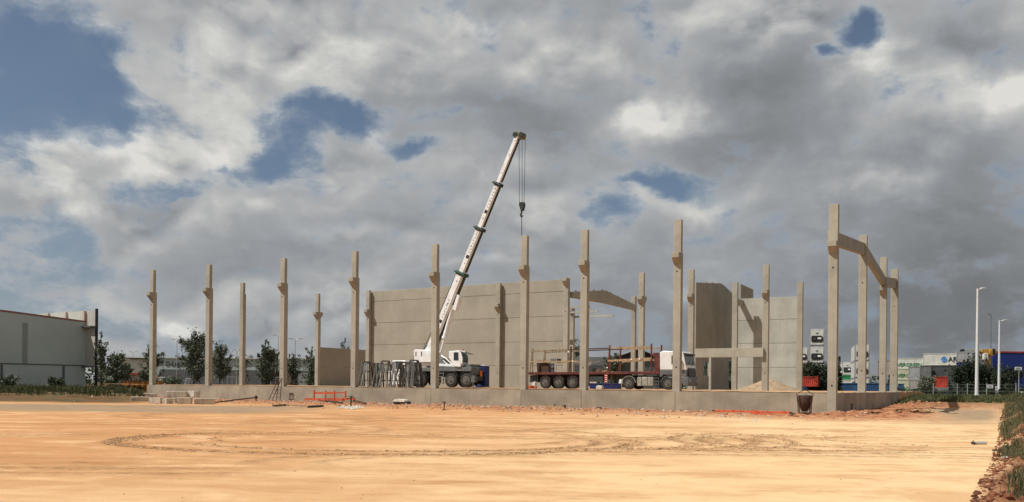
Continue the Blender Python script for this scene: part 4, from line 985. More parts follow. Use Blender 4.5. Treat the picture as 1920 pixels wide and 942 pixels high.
# orange frame
NF = N0 - 1.6
def fs(px): return s_of(px, NF)
o_ = (fs(612), -1.6, 0); zb = gzat(*BW(*o_)[:2]); o_ = (o_[0], -1.6, zb)
OF = thing('lifting_cradle', 'bright orange steel frame with four uprights lying before the wall', 'frame', BW(*o_), RZ)
for px in (589, 627): MB(o_).bar((fs(px), -1.6, zb + .1), (fs(px), -1.6, zb + 1.02), .10).build('upright', M['orange'], OF)
for px in (598, 635.5): MB(o_).bar((fs(px), -.75, zb + .2), (fs(px), -.75, zb + 1.0), .09).build('upright', M['orange'], OF)
MB(o_).bar((fs(591), -1.6, zb + .78), (fs(627), -1.6, zb + .78), .07, .17).build('top_rail', M['orange'], OF)
MB(o_).bar((fs(598), -.75, zb + .82), (fs(635.5), -.75, zb + .82), .07, .12).build('top_rail', M['orange'], OF)
MB(o_).bar((fs(572), -1.6, zb + .22), (fs(643), -1.6, zb + .22), .12, .18).build('bottom_rail', M['orange'], OF)
MB(o_).bar((fs(598), -.75, zb + .22), (fs(653), -.75, zb + .30), .12, .18).build('bottom_rail', M['orange'], OF)
for px in (591, 634): MB(o_).bar((fs(px), -1.6, zb + .2), (fs(px), -.75, zb + .22), .09).build('tie_bar', M['orange'], OF)
def lying(name, pts, m, label, cat, w=.10, h=None, rod=False, group=None):
    P = []
    for px, py, dz in pts:
        q = place(px, py); q.z += dz; P.append(q)
    o = MB(P[0]); 
    for a, b in zip(P[:-1], P[1:]):
        (o.cyl(a, b, w, n=8) if rod else o.bar(a, b, w, h))
    return tag(o.build(name, m, bevel=0 if rod else .008, loc=P[0]), label, cat, group)
lying('steel_bar', [(541, 752.5, .10), (572, 749.5, .18)], M['dkgreen'], 'dark green bar lying left of the orange frame', 'bar', .12)
lying('steel_bar', [(562, 750, .16), (590, 751, .2)], M['rust'], 'rusty bar running into the left end of the orange frame', 'bar', .10)
lying('steel_bar', [(598, 754, .12), (642, 759, .10)], M['dkgreen'], 'long dark bar lying beneath the orange frame', 'bar', .12)
lying('steel_bar', [(648, 753, .2), (686, 760, .10)], M['rust'], 'dark bar lying right of the orange frame at the wall foot', 'bar', .10)
lying('timber_beam', [(512, 763, .06), (535, 761.5, .06)], M['wood'], 'short dark timber on the dirt below the ladder', 'timber', .14)
lying('timber_beam', [(535, 761.5, .07), (574, 763.2, .06)], M['wood'], 'thin pole on the dirt between two short timbers', 'timber', .07)
lying('timber_beam', [(578, 765, .06), (605, 763.5, .06)], M['dkgreen'], 'short greenish timber on the dirt in front of the orange frame', 'timber', .16)
p = place(658, 764); GPp = thing('green_prop', 'short dark green prop standing in the white rubble', 'prop', p)
MB().cyl((0, 0, 0), (0, 0, .75), .05, n=8).build('tube', M['green'], GPp); MB().box(-.16, .16, -.16, .16, .75, .79).bar((-.3, 0, .6), (.25, 0, .68), .05).build('head_plate', M['green'], GPp)
# white slab pile
p = place(752, 759.5); WSP = thing('plaster_slab', 'low white slab on small dark blocks before the wall', 'slab', p, RZ)
MB().prism([(-.62, .14), (.62, .14), (.55, .28), (.35, .36), (-.30, .38), (-.56, .26)], -.35, .35).build('slab', M['stone_white'], WSP, bevel=.02)
for k in range(4): MB().box(-.52 + k * .32, -.40 + k * .32, -.33, .3, -.03, .138).build('support_block', M['dark_metal'], WSP)
MB().box(.66, .86, -.3, .2, -.02, .18).build('support_block', M['dark_metal'], WSP, bevel=.01)
# iron post
p = place(832.5, 769.5); IP = thing('iron_post', 'lone thin rusty post stuck in the dirt in front of the crane', 'post', p)
MB().cyl((0, 0, -.1), (.02, 0, .52), .035, n=8).build('rod', M['rust'], IP); MB().box(-.12, .12, -.05, .05, .50, .56).build('cross_head', M['rust'], IP); MB().box(-.14, .14, -.12, .12, -.02, .05).build('foot', M['rust'], IP)
# plank bundle
for i, (a, b, w_, key, lb) in enumerate([((997, 764.5, .10), (1059, 767.5, .10), .12, 'timber', 'front pale plank of the bundle lying below the trailer wheels'), ((1003, 761.5, .16), (1058, 764.8, .2), .08, 'rust', 'thin rusty bar lying on the planks below the trailer wheels'),
                                     ((1000, 763, .08), (1040, 765.5, .08), .14, 'wood', 'dark plank half hidden behind the pale plank')]):
    lying('plank', [a, b], M[key], lb, 'plank', w_, group='planks and bars below the trailer')
p = place(1058.5, 766.5); tag(MB().box(-.1, .1, -.12, .12, 0, .26).bar((-.14, 0, .2), (.14, 0, .24), .05).build('iron_bracket', M['rust'], bevel=.01, loc=p), 'small rusty bracket at the right end of the planks', 'bracket')
lying('iron_bar', [(1112, 765.5, .06), (1128, 768.5, .06)], M['rust'], 'short dark bar at the wall foot right of the planks', 'bar', .08)
lying('iron_bar', [(1249, 768, .06), (1277, 771, .05)], M['steel'], 'flat grey strip at the foot of the wall joint below the truck', 'bar', .06, .12)
# orange spreader beam
a, b = place(1342, 775.5), place(1481, 782.5); a.z += .16; b.z += .16
SP = thing('spreader_beam', 'long orange lifting beam lying at the wall foot left of the bucket', 'beam', a)
q = MB(a); dd = b - a; q.bar(a, b, .12, .12); q.build('tube', M['orange'], SP, bevel=.015)
for f in (.26, .55, .93): 
    c_ = a + dd * f; MB(a).bar(c_ - dd.normalized() * .14, c_ + dd.normalized() * .14, .15, .16).build('lug', M['orange'], SP)
MB(a).bar(a - dd.normalized() * .35, a, .09).build('end_fitting', M['rust'], SP); MB(a).bar(b, b + dd.normalized() * .35 + Vector((0, 0, -.1)), .12).build('end_fitting', M['rust'], SP)
MB(a).bar(a + dd * .5 + Vector((0, -.12, -.10)), a + dd * .78 + Vector((0, -.10, -.14)), .08).build('lower_brace', M['orange'], SP)
p = place(1388, 772.5); tag(MB().rock((0, 0, .08), .16, random.Random(3)).build('red_brick_lump', M['clod'], loc=p), 'small reddish lump behind the orange lifting beam', 'lump')
# concrete bucket
p = place(1508.5, 781.5); BU = thing('concrete_bucket', 'rusty brown concrete bucket on a four-legged frame before the wall', 'concrete bucket', p, RZ * .4)
q = MB(); n = 24; prof = [(.44, 1.06), (.46, .98), (.44, .70), (.40, .55), (.20, .18), (.17, .10)]
ring = [[(r_ * math.cos(2 * math.pi * i / n), r_ * math.sin(2 * math.pi * i / n), z_) for i in range(n)] for r_, z_ in prof]
inner = [[(r_ * .93 * math.cos(2 * math.pi * i / n), r_ * .93 * math.sin(2 * math.pi * i / n), z_) for i in range(n)] for r_, z_ in prof[:4]]
vs = sum(ring, []) + sum(inner, []); fs_ = []
for k in range(len(prof) - 1): fs_ += [(k * n + i, (k + 1) * n + i, (k + 1) * n + (i + 1) % n, k * n + (i + 1) % n) for i in range(n)]
o6 = len(prof) * n
for k in range(3): fs_ += [(o6 + k * n + (i + 1) % n, o6 + (k + 1) * n + (i + 1) % n, o6 + (k + 1) * n + i, o6 + k * n + i) for i in range(n)]
fs_ += [(i, (i + 1) % n, o6 + (i + 1) % n, o6 + i) for i in range(n)] + [tuple(range((len(prof) - 1) * n + n - 1, (len(prof) - 1) * n - 1, -1)), tuple(o6 + 3 * n + i for i in range(n))]
q.add(vs, fs_).build('hopper', M['rust'], BU)
for i in range(4):
    a_ = math.pi / 4 + i * math.pi / 2; x_, y_ = math.cos(a_), math.sin(a_)
    MB().bar((x_ * .50, y_ * .50, 1.05), (x_ * .46, y_ * .46, 0), .05).bar((x_ * .46, y_ * .46, .55), (x_ * .38, y_ * .38, .55), .04).build('leg', M['rust'], BU)
q = MB()
for i in range(4):
    a0_, a1_ = math.pi / 4 + i * math.pi / 2, math.pi / 4 + (i + 1) * math.pi / 2
    q.bar((math.cos(a0_) * .47, math.sin(a0_) * .47, .03), (math.cos(a1_) * .47, math.sin(a1_) * .47, .03), .05)
q.build('base_frame', M['rust'], BU)
MB().path([(-.48, 0, 1.03), (-.46, 0, 1.14), (-.08, 0, 1.36), (.08, 0, 1.36), (.46, 0, 1.14), (.48, 0, 1.03)], .022).build('bail', M['rust'], BU)
q = MB(); q.cyl((0, 0, 1.0), (0, 0, 1.12), .30, .12, 12).build('inner_cone', M['steel'], BU)
MB().bar((.30, -.38, 1.0), (.30, -.42, .25), .04).bar((.30, -.42, .25), (.12, -.3, .2), .04).build('discharge_lever', M['rust'], BU)
# rods and bits by the corner
p = place(1552, 776); IR = tag(MB().path([(0, 0, -.05), (-.10, .05, .45), (-.16, .12, .92)], .03).build('bent_rod', M['rust'], loc=p), 'thin dark rod leaning on the wall right of the concrete bucket', 'rod')
p = place(1550, 777.5); tag(MB().rock((0, 0, .09), .2, random.Random(8), .5).build('white_stone', M['stone_white'], loc=p), 'white stone at the base of the leaning rod', 'stone')
p = BW(-.16 + .45, t_of(1597, .3), 0); p.z = gzat(p.x, p.y); tag(MB().bar((0, 0, -.1), (.05, 0, .5), .07).box(-.08, .12, -.06, .06, .5, .54).build('iron_stake', M['rust'], loc=p), 'short dark stake beside the shaded side wall', 'stake')
# debris on the pale sand at the right
p = place(1827, 834); tag(MB(p).cyl(p + Vector((0, 0, .05)), p + Vector((.34, -.05, .06)), .045, n=12).build('pipe_piece', M['galv'], loc=p), 'short grey pipe lying on the pale sand near the right edge', 'pipe')
p = place(1824.5, 834); tag(MB(p).rock(p + Vector((0, 0, .05)), .07, random.Random(2)).bar(p + Vector((0, 0, .05)), p + Vector((.0, 0, .14)), .02).build('dark_clod', M['dark_metal'], loc=p), 'dark clod touching the left end of the grey pipe', 'clod')
for (pts, lb) in [([(1861, 847, .03), (1875, 850, .06), (1897, 850, .05), (1912, 843, .15)], 'longer dry branch lying at the edge of the sand on the right'), ([(1874, 850.5, .03), (1889, 846, .10), (1896, 851, .04)], 'shorter crooked twig crossing the dry branch on the right')]:
    lying('dry_branch', pts, M['bark'], lb, 'branch', .022, rod=True)
for px, py, r_, lb in [(1884, 863, .07, 'single pale stone by the red soil near the right edge'), (1914, 793, .12, 'white stone on the weedy bank at the far right edge'), (1884, 856, .05, 'small pale stone just behind the single pale stone')]:
    p = place(px, py); tag(MB().rock((0, 0, r_ * .5), r_, random.Random(px)).build('pale_stone', M['stone_white'], loc=p), lb, 'stone')

# ---- rubble, clods: nobody could count them
rng = random.Random(11)
def scatter(name, m, pts, label):
    q = MB()
    for (x, y, r) in pts: q.rock((x, y, gzat(x, y) + r * .18), r, rng)
    o = q.build(name, m, smooth=False); o['kind'] = 'stuff'; o['label'] = label; o['category'] = 'rubble'; return o
def gzmany(P):
    A = np.array(P); z = ground_fields(A[:, 0][None], A[:, 1][None])[0][0]; return z
def scatter(name, m, pts, label, cat='rubble', sq=.7):
    z = gzmany([(p[0], p[1]) for p in pts]); q = MB()
    for (x, y, r), zz_ in zip(pts, z): q.rock((x, y, zz_ + r * .12), r, rng, sq)
    o = q.build(name, m, smooth=False); o['kind'] = 'stuff'; o['label'] = label; o['category'] = cat; return o
P1, P2, P3_ = [], [], []
for i in range(3600):
    s = rng.uniform(-72, 2.5); tq = -.15 - abs(rng.gauss(0, 5.0)); w = BW(s, tq)
    (P1 if rng.random() < .6 else P2).append((w.x, w.y, min(.16, .02 + rng.expovariate(30))))
for i in range(500):
    w = BW(rng.uniform(.3, 4.5), rng.uniform(-3, 30)); P2.append((w.x, w.y, min(.2, .04 + rng.expovariate(20))))
for i in range(130):
    g_ = place(658 + rng.gauss(0, 12), 765 + rng.gauss(0, 1.2)); P3_.append((g_.x, g_.y, rng.uniform(.04, .12)))
for i in range(90):
    s = rng.uniform(-72, -1); w = BW(s, -.3 - abs(rng.gauss(0, 1.8))); P3_.append((w.x, w.y, rng.uniform(.025, .09)))
for i in range(60):
    g_ = place(1400 + rng.gauss(0, 40), 786 + rng.gauss(0, 3)); P3_.append((g_.x, g_.y, rng.uniform(.02, .06)))
scatter('rubble', M['stone'], P1, 'tan stones and lumps strewn in the red soil along the low wall')
scatter('soil_clods', M['clod'], P2, 'reddish soil clods heaped along the low wall')
scatter('white_rubble', M['stone_white'], P3_, 'whitish rubble bits scattered in front of the low wall')
P4 = []
for i in range(5200):
    y = 11.5 + rng.random() ** 1.6 * 60; e = abs(rng.gauss(.25, .75)) * (1 + .012 * y); P4.append((.584 * y - .30 * math.exp(-(y - 12) / 6) - .25 + e, y, min(.07, .008 + rng.expovariate(95)) * (1 + y / 70)))
scatter('bank_clods', M['clod_dk'], P4, 'dark red clods crumbling off the weedy bank at the right edge', sq=.9)
P5 = []
for (cx, cy, rx, ry, a0, a1, w, k) in ARCS[:13]:
    n_ = int((a1 - a0) / 360 * 2 * math.pi * (rx + ry) / 2 * 26 * k)
    for i in range(n_):
        a_ = R_(rng.uniform(a0 + 8, a1 - 8)); rr_ = 1 + rng.gauss(0, .5) * w / rx
        P5.append((cx + rx * rr_ * math.cos(a_), cy + ry * rr_ * math.sin(a_), rng.uniform(.010, .038)))
for i in range(500):
    y = rng.uniform(11.5, 45); P5.append((rng.uniform(-.62, .6) * y, y, rng.uniform(.006, .02)))
scatter('track_crumbs', mat('crumbs', (.50, .31, .17), .95, .2, 5), P5, 'crumbs of soil thrown up along the curved tyre marks')

# ================================================================== VEGETATION
def blades(name, pts, m, h0, h1, label, cat, w=.03):
    V_, F_ = [], []; z = gzmany([(p[0], p[1]) for p in pts])
    for (x, y, sc), zz_ in zip(pts, z):
        for k in range(5):
            a_ = rng.uniform(0, math.pi * 2); h = rng.uniform(h0, h1) * sc; ln = rng.uniform(.1, .5) * h; ww = w * sc * rng.uniform(.6, 1.5)
            bx, by = x + rng.gauss(0, .08) * sc, y + rng.gauss(0, .08) * sc
            c_, s_ = math.cos(a_), math.sin(a_); i0 = len(V_); az_ = rng.uniform(0, 6.28)
            px_, py_ = math.cos(az_) * ww, math.sin(az_) * ww
            V_ += [(bx - px_, by - py_, zz_ - .03), (bx + px_, by + py_, zz_ - .03), (bx + c_ * ln * .45 + px_ * .8, by + s_ * ln * .45 + py_ * .8, zz_ + h * .6), (bx + c_ * ln, by + s_ * ln, zz_ + h), (bx + c_ * ln * .45 - px_ * .8, by + s_ * ln * .45 - py_ * .8, zz_ + h * .6)]
            F_ += [(i0, i0 + 1, i0 + 2, i0 + 4), (i0 + 4, i0 + 2, i0 + 3)]
    me = bpy.data.meshes.new(name); me.from_pydata(V_, [], F_); me.update(); me.materials.append(m)
    o = bpy.data.objects.new(name, me); COL.objects.link(o); return tag(o, label, cat, kind='stuff')
G1 = []
for i in range(15000):
    y = 76 + rng.random() * 28; x = rng.uniform(-.78, -.435) * y
    if gzat.__name__ and x < -.43 * y and (y > 80 or rng.random() < .25): G1.append((x, y, rng.uniform(.4, 1.0) * (.75 + .7 * math.sin(x * .9) * math.sin(x * .23 + y))))
blades('verge_grass', G1, M['grass'], .15, .62, 'tall dull green grass on the verge before the grey warehouse', 'grass', .028)
G2 = []
for i in range(20000):
    y = 11.5 + rng.random() ** 1.3 * 75; e = (.22 if y < 16 else .02) + rng.random() ** 1.2 * 3.2 * (1 + .03 * y)
    if fbm2(np.array([.586 * y + e]), np.array([y]), .7, 55, 2)[0] > -.35 + .35 * (e < .8): G2.append((.584 * y + e - .05, y, rng.uniform(.5, 1.3) * (.7 + y / 90)))
G2b = [g for g in G2 if rng.random() < .35]; G2 = [g for g in G2 if rng.random() < .85]
blades('dry_weeds', G2b, M['dry'], .06, .30, 'dry straw-coloured weeds mixed into the green on the right bank', 'weeds', .008)
blades('bank_weeds', G2, M['grass2'], .06, .32, 'green weeds growing over the earth bank along the right edge', 'weeds', .0065)
G3 = []
for i in range(8000):
    y = rng.uniform(78, 104); x = rng.uniform(.452, .70) * y; G3.append((x, y, rng.uniform(.5, 1.2)))
blades('roadside_grass', G3, M['grass'], .12, .40, 'patchy green grass between the red soil and the far road', 'grass', .03)

def tree(px, ptop, D, wpx, label, cat='tree', name='tree', key='leaf', z0=None, n=2600, shape='tall', leaf=.22, trunk=.10, low=.14, seed=0, group=None, lean=0):
    rg = random.Random(seed * 7 + int(px)); base = WP(px, 724, D); z0 = gzat(base.x, base.y) if z0 is None else z0
    H = WP(px, ptop, D).z - z0; Rw = wpx * D / F / 2; loc = Vector((base.x, base.y, z0))
    T = thing(name, label, cat, loc, 0, group)
    q = MB(); top = Vector((lean, 0, H * .8)); p0 = Vector((0, 0, -.2))
    q.cyl(p0, (lean * .3, 0, H * .35), trunk * 1.3, trunk * .9, 8).cyl((lean * .3, 0, H * .35), top, trunk * .9, trunk * .25, 6)
    V_, F_ = [], []
    nl = {'tall': 34, 'cone': 30, 'bush': 26}[shape]
    tips = []
    for i in range(nl):
        f = rg.uniform(low, .80); a_ = rg.uniform(0, 6.283); st = Vector((lean * f, 0, H * f * .9)); lo_ = 1.0
        if shape == 'tall': rad = Rw * (1.1 - .45 * max(0, f - .2) / .8) * rg.uniform(.30, 1.35); rise = rg.uniform(.10, .34) * H; lo_ = rg.uniform(.80, 1.0)
        elif shape == 'cone': rad = Rw * (1.05 - f) * rg.uniform(.8, 1.1); rise = rg.uniform(-.02, .06) * H
        else: rad = Rw * rg.uniform(.45, 1.1) * math.sqrt(max(.1, 1 - (f - .42) ** 2 * 2.4)); rise = rg.uniform(-.05, .20) * H; lo_ = rg.uniform(.86, 1.0)
        en = Vector((math.cos(a_) * rad + lean * f, math.sin(a_) * rad, min(H * lo_, st.z + rise))); tips.append((st, en))
        q.cyl(st, st + (en - st) * .95, trunk * .35, trunk * .08, 4)
    if shape != 'bush': tips += [(Vector((0, 0, H * .6)), Vector((lean, 0, H)))] * 2
    q.build('trunk', M['bark'], T)
    cl = []
    for st, en in tips:                                        # leaf clumps strung along each limb, small towards its tip
        for k in range(7):
            f = rg.uniform(.25, 1.02); cl.append((st + (en - st) * f + Vector((rg.gauss(0, Rw * .10), rg.gauss(0, Rw * .07), rg.gauss(0, Rw * .07))), Rw * rg.uniform(.07, .20) * (1.35 - .75 * f) * (1.25 if shape == 'bush' else 1), (en - st).normalized()))
    per = max(1, n // len(cl))
    for c0_, sp, ax0 in cl:
        for j in range(int(per * rg.uniform(.5, 1.6))):
            g_ = rg.gauss(0, 1); c_ = c0_ + Vector((rg.gauss(0, sp), rg.gauss(0, sp), rg.gauss(0, sp))) + ax0 * (g_ * sp * .9)
            if c_.z < .05: c_.z = rg.uniform(.05, .4)
            l_ = leaf * rg.uniform(.4, 1.3); a_ = (ax0 * rg.gauss(.4, .6) + Vector((rg.gauss(0, .8), rg.gauss(0, .8), rg.gauss(.3, .8)))).normalized() * l_
            b_ = a_.cross(Vector((rg.gauss(0, 1), rg.gauss(0, 1), rg.gauss(0, 1)))).normalized() * l_ * .36
            i0 = len(V_); V_ += [tuple(c_ - a_), tuple(c_ + b_), tuple(c_ + a_), tuple(c_ - b_)]; F_.append((i0, i0 + 1, i0 + 2, i0 + 3))
    me = bpy.data.meshes.new('crown'); me.from_pydata(V_, [], F_); me.update(); me.materials.append(M[key])
    o = bpy.data.objects.new('crown', me); COL.objects.link(o); o.parent = T
    return T
gt = 'dark trees behind the left half of the site'
tree(189, 622, 118, 20, 'tall narrow tree right beside the dark warehouse post', key='leaf', n=1600, low=.1, group=gt, z0=0)
tree(219, 643, 112, 44, 'broad bushy tree right of the dark warehouse post', key='leaf', shape='bush', n=4200, low=.08, group=gt, z0=0)
tree(237, 668, 125, 22, 'low tree over the left end of the orange skip', shape='bush', n=1200, group=gt, z0=0)
tree(287, 640, 135, 34, 'tree half hidden behind the leftmost column', n=2200, key='leaf2', group=gt, z0=0)
tree(272, 688, 130, 36, 'low spreading tree above the orange skip', shape='bush', n=1500, key='leaf2', group=gt, z0=0)
tree(363, 619, 125, 50, 'tallest tree, between the first and second front columns', n=5200, low=.16, group=gt, z0=0)
tree(412, 640, 135, 42, 'tree with bare trunk just right of the second front column', n=3200, key='leaf2', low=.22, group=gt, z0=0)
tree(322, 706, 120, 44, 'round green shrub before the logistics building', 'shrub', 'shrub', shape='bush', n=1300, z0=0)
tree(457, 660, 150, 30, 'thin tree peeking out behind the plain front column', n=600, key='leaf2', group=gt, z0=0, leaf=.3)
tree(500, 640, 135, 36, 'dark dense tree left of the tall forklift mast', n=4200, low=.14, group=gt, z0=0)
tree(549, 664, 140, 30, 'tree in front of the many-headed lamp post', n=2200, key='leaf2', group=gt, z0=0)
tree(584, 650, 135, 32, 'tree half behind the two-bracket column at the left', n=2200, group=gt, z0=0)
tree(646, 637, 170, 22, 'treetop showing over the low dark gable wall', n=1500, group=gt, z0=0)
tree(1081, 634, 160, 34, 'treetop hidden mostly behind the short far post', n=1800, z0=0)
tree(1152, 664, 140, 34, 'ragged palm-like tree behind the flatbed trailer', n=1300, key='leaf2', z0=0, leaf=.35)
tree(8, 703, 100, 40, 'round bush at the far left edge of the picture', 'bush', 'bush', shape='bush', n=1500, low=.05)
tree(105, 706, 98, 26, 'round bush against the warehouse wall', 'bush', 'bush', shape='bush', n=1200, low=.05)
g2 = 'dark trees before the container yard'
tree(1530, 666, 122, 62, 'dark spreading tree below the stacked refrigerated containers', key='leaf3', shape='bush', n=5200, low=.2, group=g2, z0=0)
tree(1573, 669, 118, 16, 'narrow pointed conifer just right of the corner column', 'conifer', 'conifer', key='leaf3', shape='cone', n=1600, low=.08, z0=0)
tree(1822, 672, 150, 80, 'large dark round tree behind the tall white lamp post', key='leaf3', shape='bush', n=9000, low=.26, group=g2, z0=.4, leaf=.3)
tree(1888, 688, 140, 70, 'dark tree behind the small white street sign', key='leaf3', shape='bush', n=4600, low=.12, group=g2, z0=.4, leaf=.28)
tree(1850, 676, 160, 40, 'dark tree joining the large round tree on its right', key='leaf3', shape='bush', n=2600, low=.12, group=g2, z0=.4, leaf=.3)
tree(1738, 699, 130, 34, 'small dark tree left of the red container', key='leaf', shape='bush', n=1500, low=.12, group=g2, z0=.5)
tree(1322, 664, 175, 30, 'tree seen through the opening of the dark gable wall', z0=0, n=2500)
tree(1369, 668, 178, 16, 'narrow tree seen through the doorway of the dark gable wall', z0=0, n=2500, low=.05)
tree(1668, 700, 130, 8, 'slim cypress seen between the last two gable columns', 'cypress', 'cypress', key='leaf3', shape='cone', n=900, low=.05, z0=0)
# hedge along the far road
q_pts = []; a_, b_ = WP(1684, 740, 122), WP(1990, 740, 122); V_, F_ = [], []
for i in range(9000):
    x = rng.uniform(a_.x, b_.x + 8); y = 122 + rng.gauss(0, .5); z = .6 + rng.random() ** .8 * 1.15 + .12 * math.sin(x * 1.3) + .1 * math.sin(x * .37); l_ = rng.uniform(.06, .16)
    A__ = Vector((rng.gauss(0, 1), rng.gauss(0, 1), rng.gauss(0, 1))).normalized() * l_; B__ = A__.cross(Vector((rng.gauss(0, 1), rng.gauss(0, 1), 1))).normalized() * l_ * .5
    c_ = Vector((x, y, z)); i0 = len(V_); V_ += [tuple(c_ - A__), tuple(c_ + B__), tuple(c_ + A__), tuple(c_ - B__)]; F_.append((i0, i0 + 1, i0 + 2, i0 + 3))
me = bpy.data.meshes.new('hedge'); me.from_pydata(V_, [], F_); me.update(); me.materials.append(M['leaf3']); o = bpy.data.objects.new('hedge', me); COL.objects.link(o)
tag(o, 'long low dark hedge running along the far road', 'hedge')
# ================================================================== BACKGROUND BUILDINGS, LEFT
def wbox(name, m, x0, x1, y0, y1, z0, z1, parent=None, o=(0, 0, 0), bevel=0): return MB(o).box(x0, x1, y0, y1, z0, z1).build(name, m, parent, bevel=bevel)
M['wh_strip'] = mat('warehouse_strip', (.27, .30, .28), .8, .03, .2)
# warehouse at the far left, its long shaded wall running into depth
q0 = WP(160, 715, 130); sW = float((np.array([q0.x, q0.y]) - R0) @ U); tW = float((np.array([q0.x, q0.y]) - R0) @ V)
o_ = (sW, tW, 0); WH = bthing('warehouse', 'grey warehouse with a pinkish parapet at the far left', 'warehouse', sW, tW, 0)
MB(o_).prism([(tW, 0), (tW, 10.7), (tW - 12, 11.35), (tW - 30, 12.0), (tW - 60, 12.0), (tW - 60, 0)], sW - 45, sW, 'x').build('hall_wall', M['wh_wall'], WH)
MB(o_).prism([(tW, 10.72), (tW, 10.95), (tW - 12, 11.6), (tW - 30, 12.25), (tW - 30, 12.0), (tW - 12, 11.37)], sW - .3, sW + .06, 'x').build('coping', M['wh_red'], WH)
MB(o_).box(sW - .02, sW + .05, tW - 50, tW + .0, 3.98, 4.15).build('wall_groove', M['truck_grey'], WH)
for dt in (3.5, 12.5, 22, 32):
    MB(o_).box(sW + .002, sW + .09, tW - dt - .15, tW - dt + .15, 0, 3.95).build('pilaster', M['truck_grey'], WH)
MB(o_).box(sW + .002, sW + .06, tW - 9.6, tW - 8.9, 4.2, 10.0).build('downpipe_strip', M['wh_strip'], WH)
sE = s_of(177, N0 + tW)
MB(o_).box(sW - 44, sE, tW + .02, tW + .5, 4.0, 12.5).build('end_wall', M['wh_cream'], WH)
for px in (90, 123, 158): 
    s_ = s_of(px, N0 + tW); MB(o_).box(s_ - .28, s_ + .28, tW - .3, tW + .018, 9.5, 12.45).build('buttress', M['wh_pink'], WH)
MB(o_).box(sE + .003, sE + .30, tW - .0, tW + .3, 0, 12.75).build('corner_post', M['black'], WH)
MB(o_).box(sW - .5, sE, tW - .7, tW - .02, 3.75, 4.0).build('canopy_edge', M['truck_grey'], WH)
MB(o_).box(sW - .5, sE, tW - .7, tW - .02, 9.9, 10.1).build('canopy_edge', M['truck_grey'], WH)
# logistics building
D1 = 215.0
def X_(px, D): return ab(px, 724)[0] * D
def Zy(px, py, D): return WP(px, py, D).z
LB = thing('logistics_building', 'wide grey logistics building with dark lettering behind the left columns', 'building', (X_(330, D1), D1, 0))
oo = (X_(330, D1), D1, 0)
wbox('side_wall', M['c_white'], X_(205, D1), X_(283, D1), D1 + .5, D1 + 30, 0, Zy(260, 674, D1), LB, oo)
wbox('front_wall', M['wh_wall'], X_(283.2, D1), X_(640, D1), D1, D1 + 30, 0, Zy(330, 672.5, D1), LB, oo)
wbox('lower_cladding', M['shed'], X_(300, D1), X_(640, D1), D1 - .3, D1 - .02, 0, Zy(330, 693, D1), LB, oo)
wbox('roof_edge', M['c_white'], X_(205, D1), X_(640, D1), D1 - .4, D1 + 30.4, Zy(330, 672.4, D1), Zy(330, 670.6, D1), LB, oo)
for px in (420, 480, 560): wbox('downpipe', M['steel'], X_(px, D1), X_(px, D1) + .2, D1 - .34, D1 - .305, 0, Zy(330, 673, D1), LB, oo)
wbox('dock_door', M['c_lgrey'], X_(560, D1), X_(578, D1), D1 - .5, D1 - .31, 0, Zy(568, 700, D1), LB, oo)
def text(body, size, m, parent, loc, rot=(R_(90), 0, 0), ext=.02, sx=1.0, align='LEFT', name='lettering'):
    c = bpy.data.curves.new(name, 'FONT'); c.body = body; c.size = size; c.extrude = ext; c.offset = size * .012; c.align_x = align
    c.resolution_u = 3; tmp = bpy.data.objects.new(name, c); COL.objects.link(tmp); dg = bpy.context.evaluated_depsgraph_get()
    me = bpy.data.meshes.new_from_object(tmp.evaluated_get(dg)); bpy.data.objects.remove(tmp); me.materials.clear(); me.materials.append(m)
    o = bpy.data.objects.new(name, me); COL.objects.link(o); o.parent = parent; o.location = loc; o.rotation_euler = rot; o.scale = (sx, 1, 1)
    return o
text('D-Logistics', 1.75, M['text_dark'], LB, (X_(311, D1) - oo[0], -.06, Zy(330, 687.2, D1)), sx=.80, ext=.03)
# fence, barrier and small things in front of it
def fence(px0, px1, D, z0, z1, n, label, m, rails=(.98,), name='railing', mid=None):
    x0, x1 = X_(px0, D), X_(px1, D); th = thing(name, label, 'fence', ((x0 + x1) / 2, D, z0)); o = ((x0 + x1) / 2, D, z0)
    for i in range(n):
        x = x0 + (x1 - x0) * i / (n - 1); MB(o).bar((x, D, z0 - .2), (x, D, z1), .07).build('post', m, th)
    for r in rails: MB(o).bar((x0, D, z0 + (z1 - z0) * r), (x1, D, z0 + (z1 - z0) * r), .06, .10).build('rail', m, th)
    if mid: 
        q = MB(o); k = int((x1 - x0) / .6)
        for i in range(k + 1):
            x = x0 + (x1 - x0) * i / k; q.bar((x, D, z0), (x, D, z1), .025)
        q.build('mesh', m, th)
    return th
fence(408, 598, 150, 0, 2.75, 22, 'pale metal railing behind the left columns, under the trees', M['galv'], (.99, .45), mid=True)
o = tag(wbox('boundary_wall', M['wh_pink'], X_(240, 150), X_(296, 150), 150, 150.3, 0, Zy(260, 703.5, 150)), 'dull pinkish boundary wall behind the orange skip', 'wall')
RR = thing('guard_booth', 'small booth with a red roof above the orange skip', 'booth', (X_(256, 148), 148, 0)); ro = (X_(256, 148), 148, 0)
wbox('wall', M['wh_pink'], X_(250, 148), X_(262, 148), 147, 149, 0, Zy(256, 703, 148), RR, ro); wbox('roof', M['red'], X_(248.5, 148), X_(263.5, 148), 146.7, 149.3, Zy(256, 702.9, 148), Zy(256, 700, 148), RR, ro)
SK = thing('waste_skip', 'long orange skip with a dark rim left of the site', 'skip', (X_(258, 105), 105, .2)); so = (X_(258, 105), 105, .2)
xa, xb_ = X_(233, 105), X_(300, 105)
MB(so).prism([(xa + .4, .2), (xb_ - .4, .2), (xb_, Zy(258, 714, 105)), (xa, Zy(258, 714, 105))], 104, 106.2).build('hull', M['skip'], SK, bevel=.03)
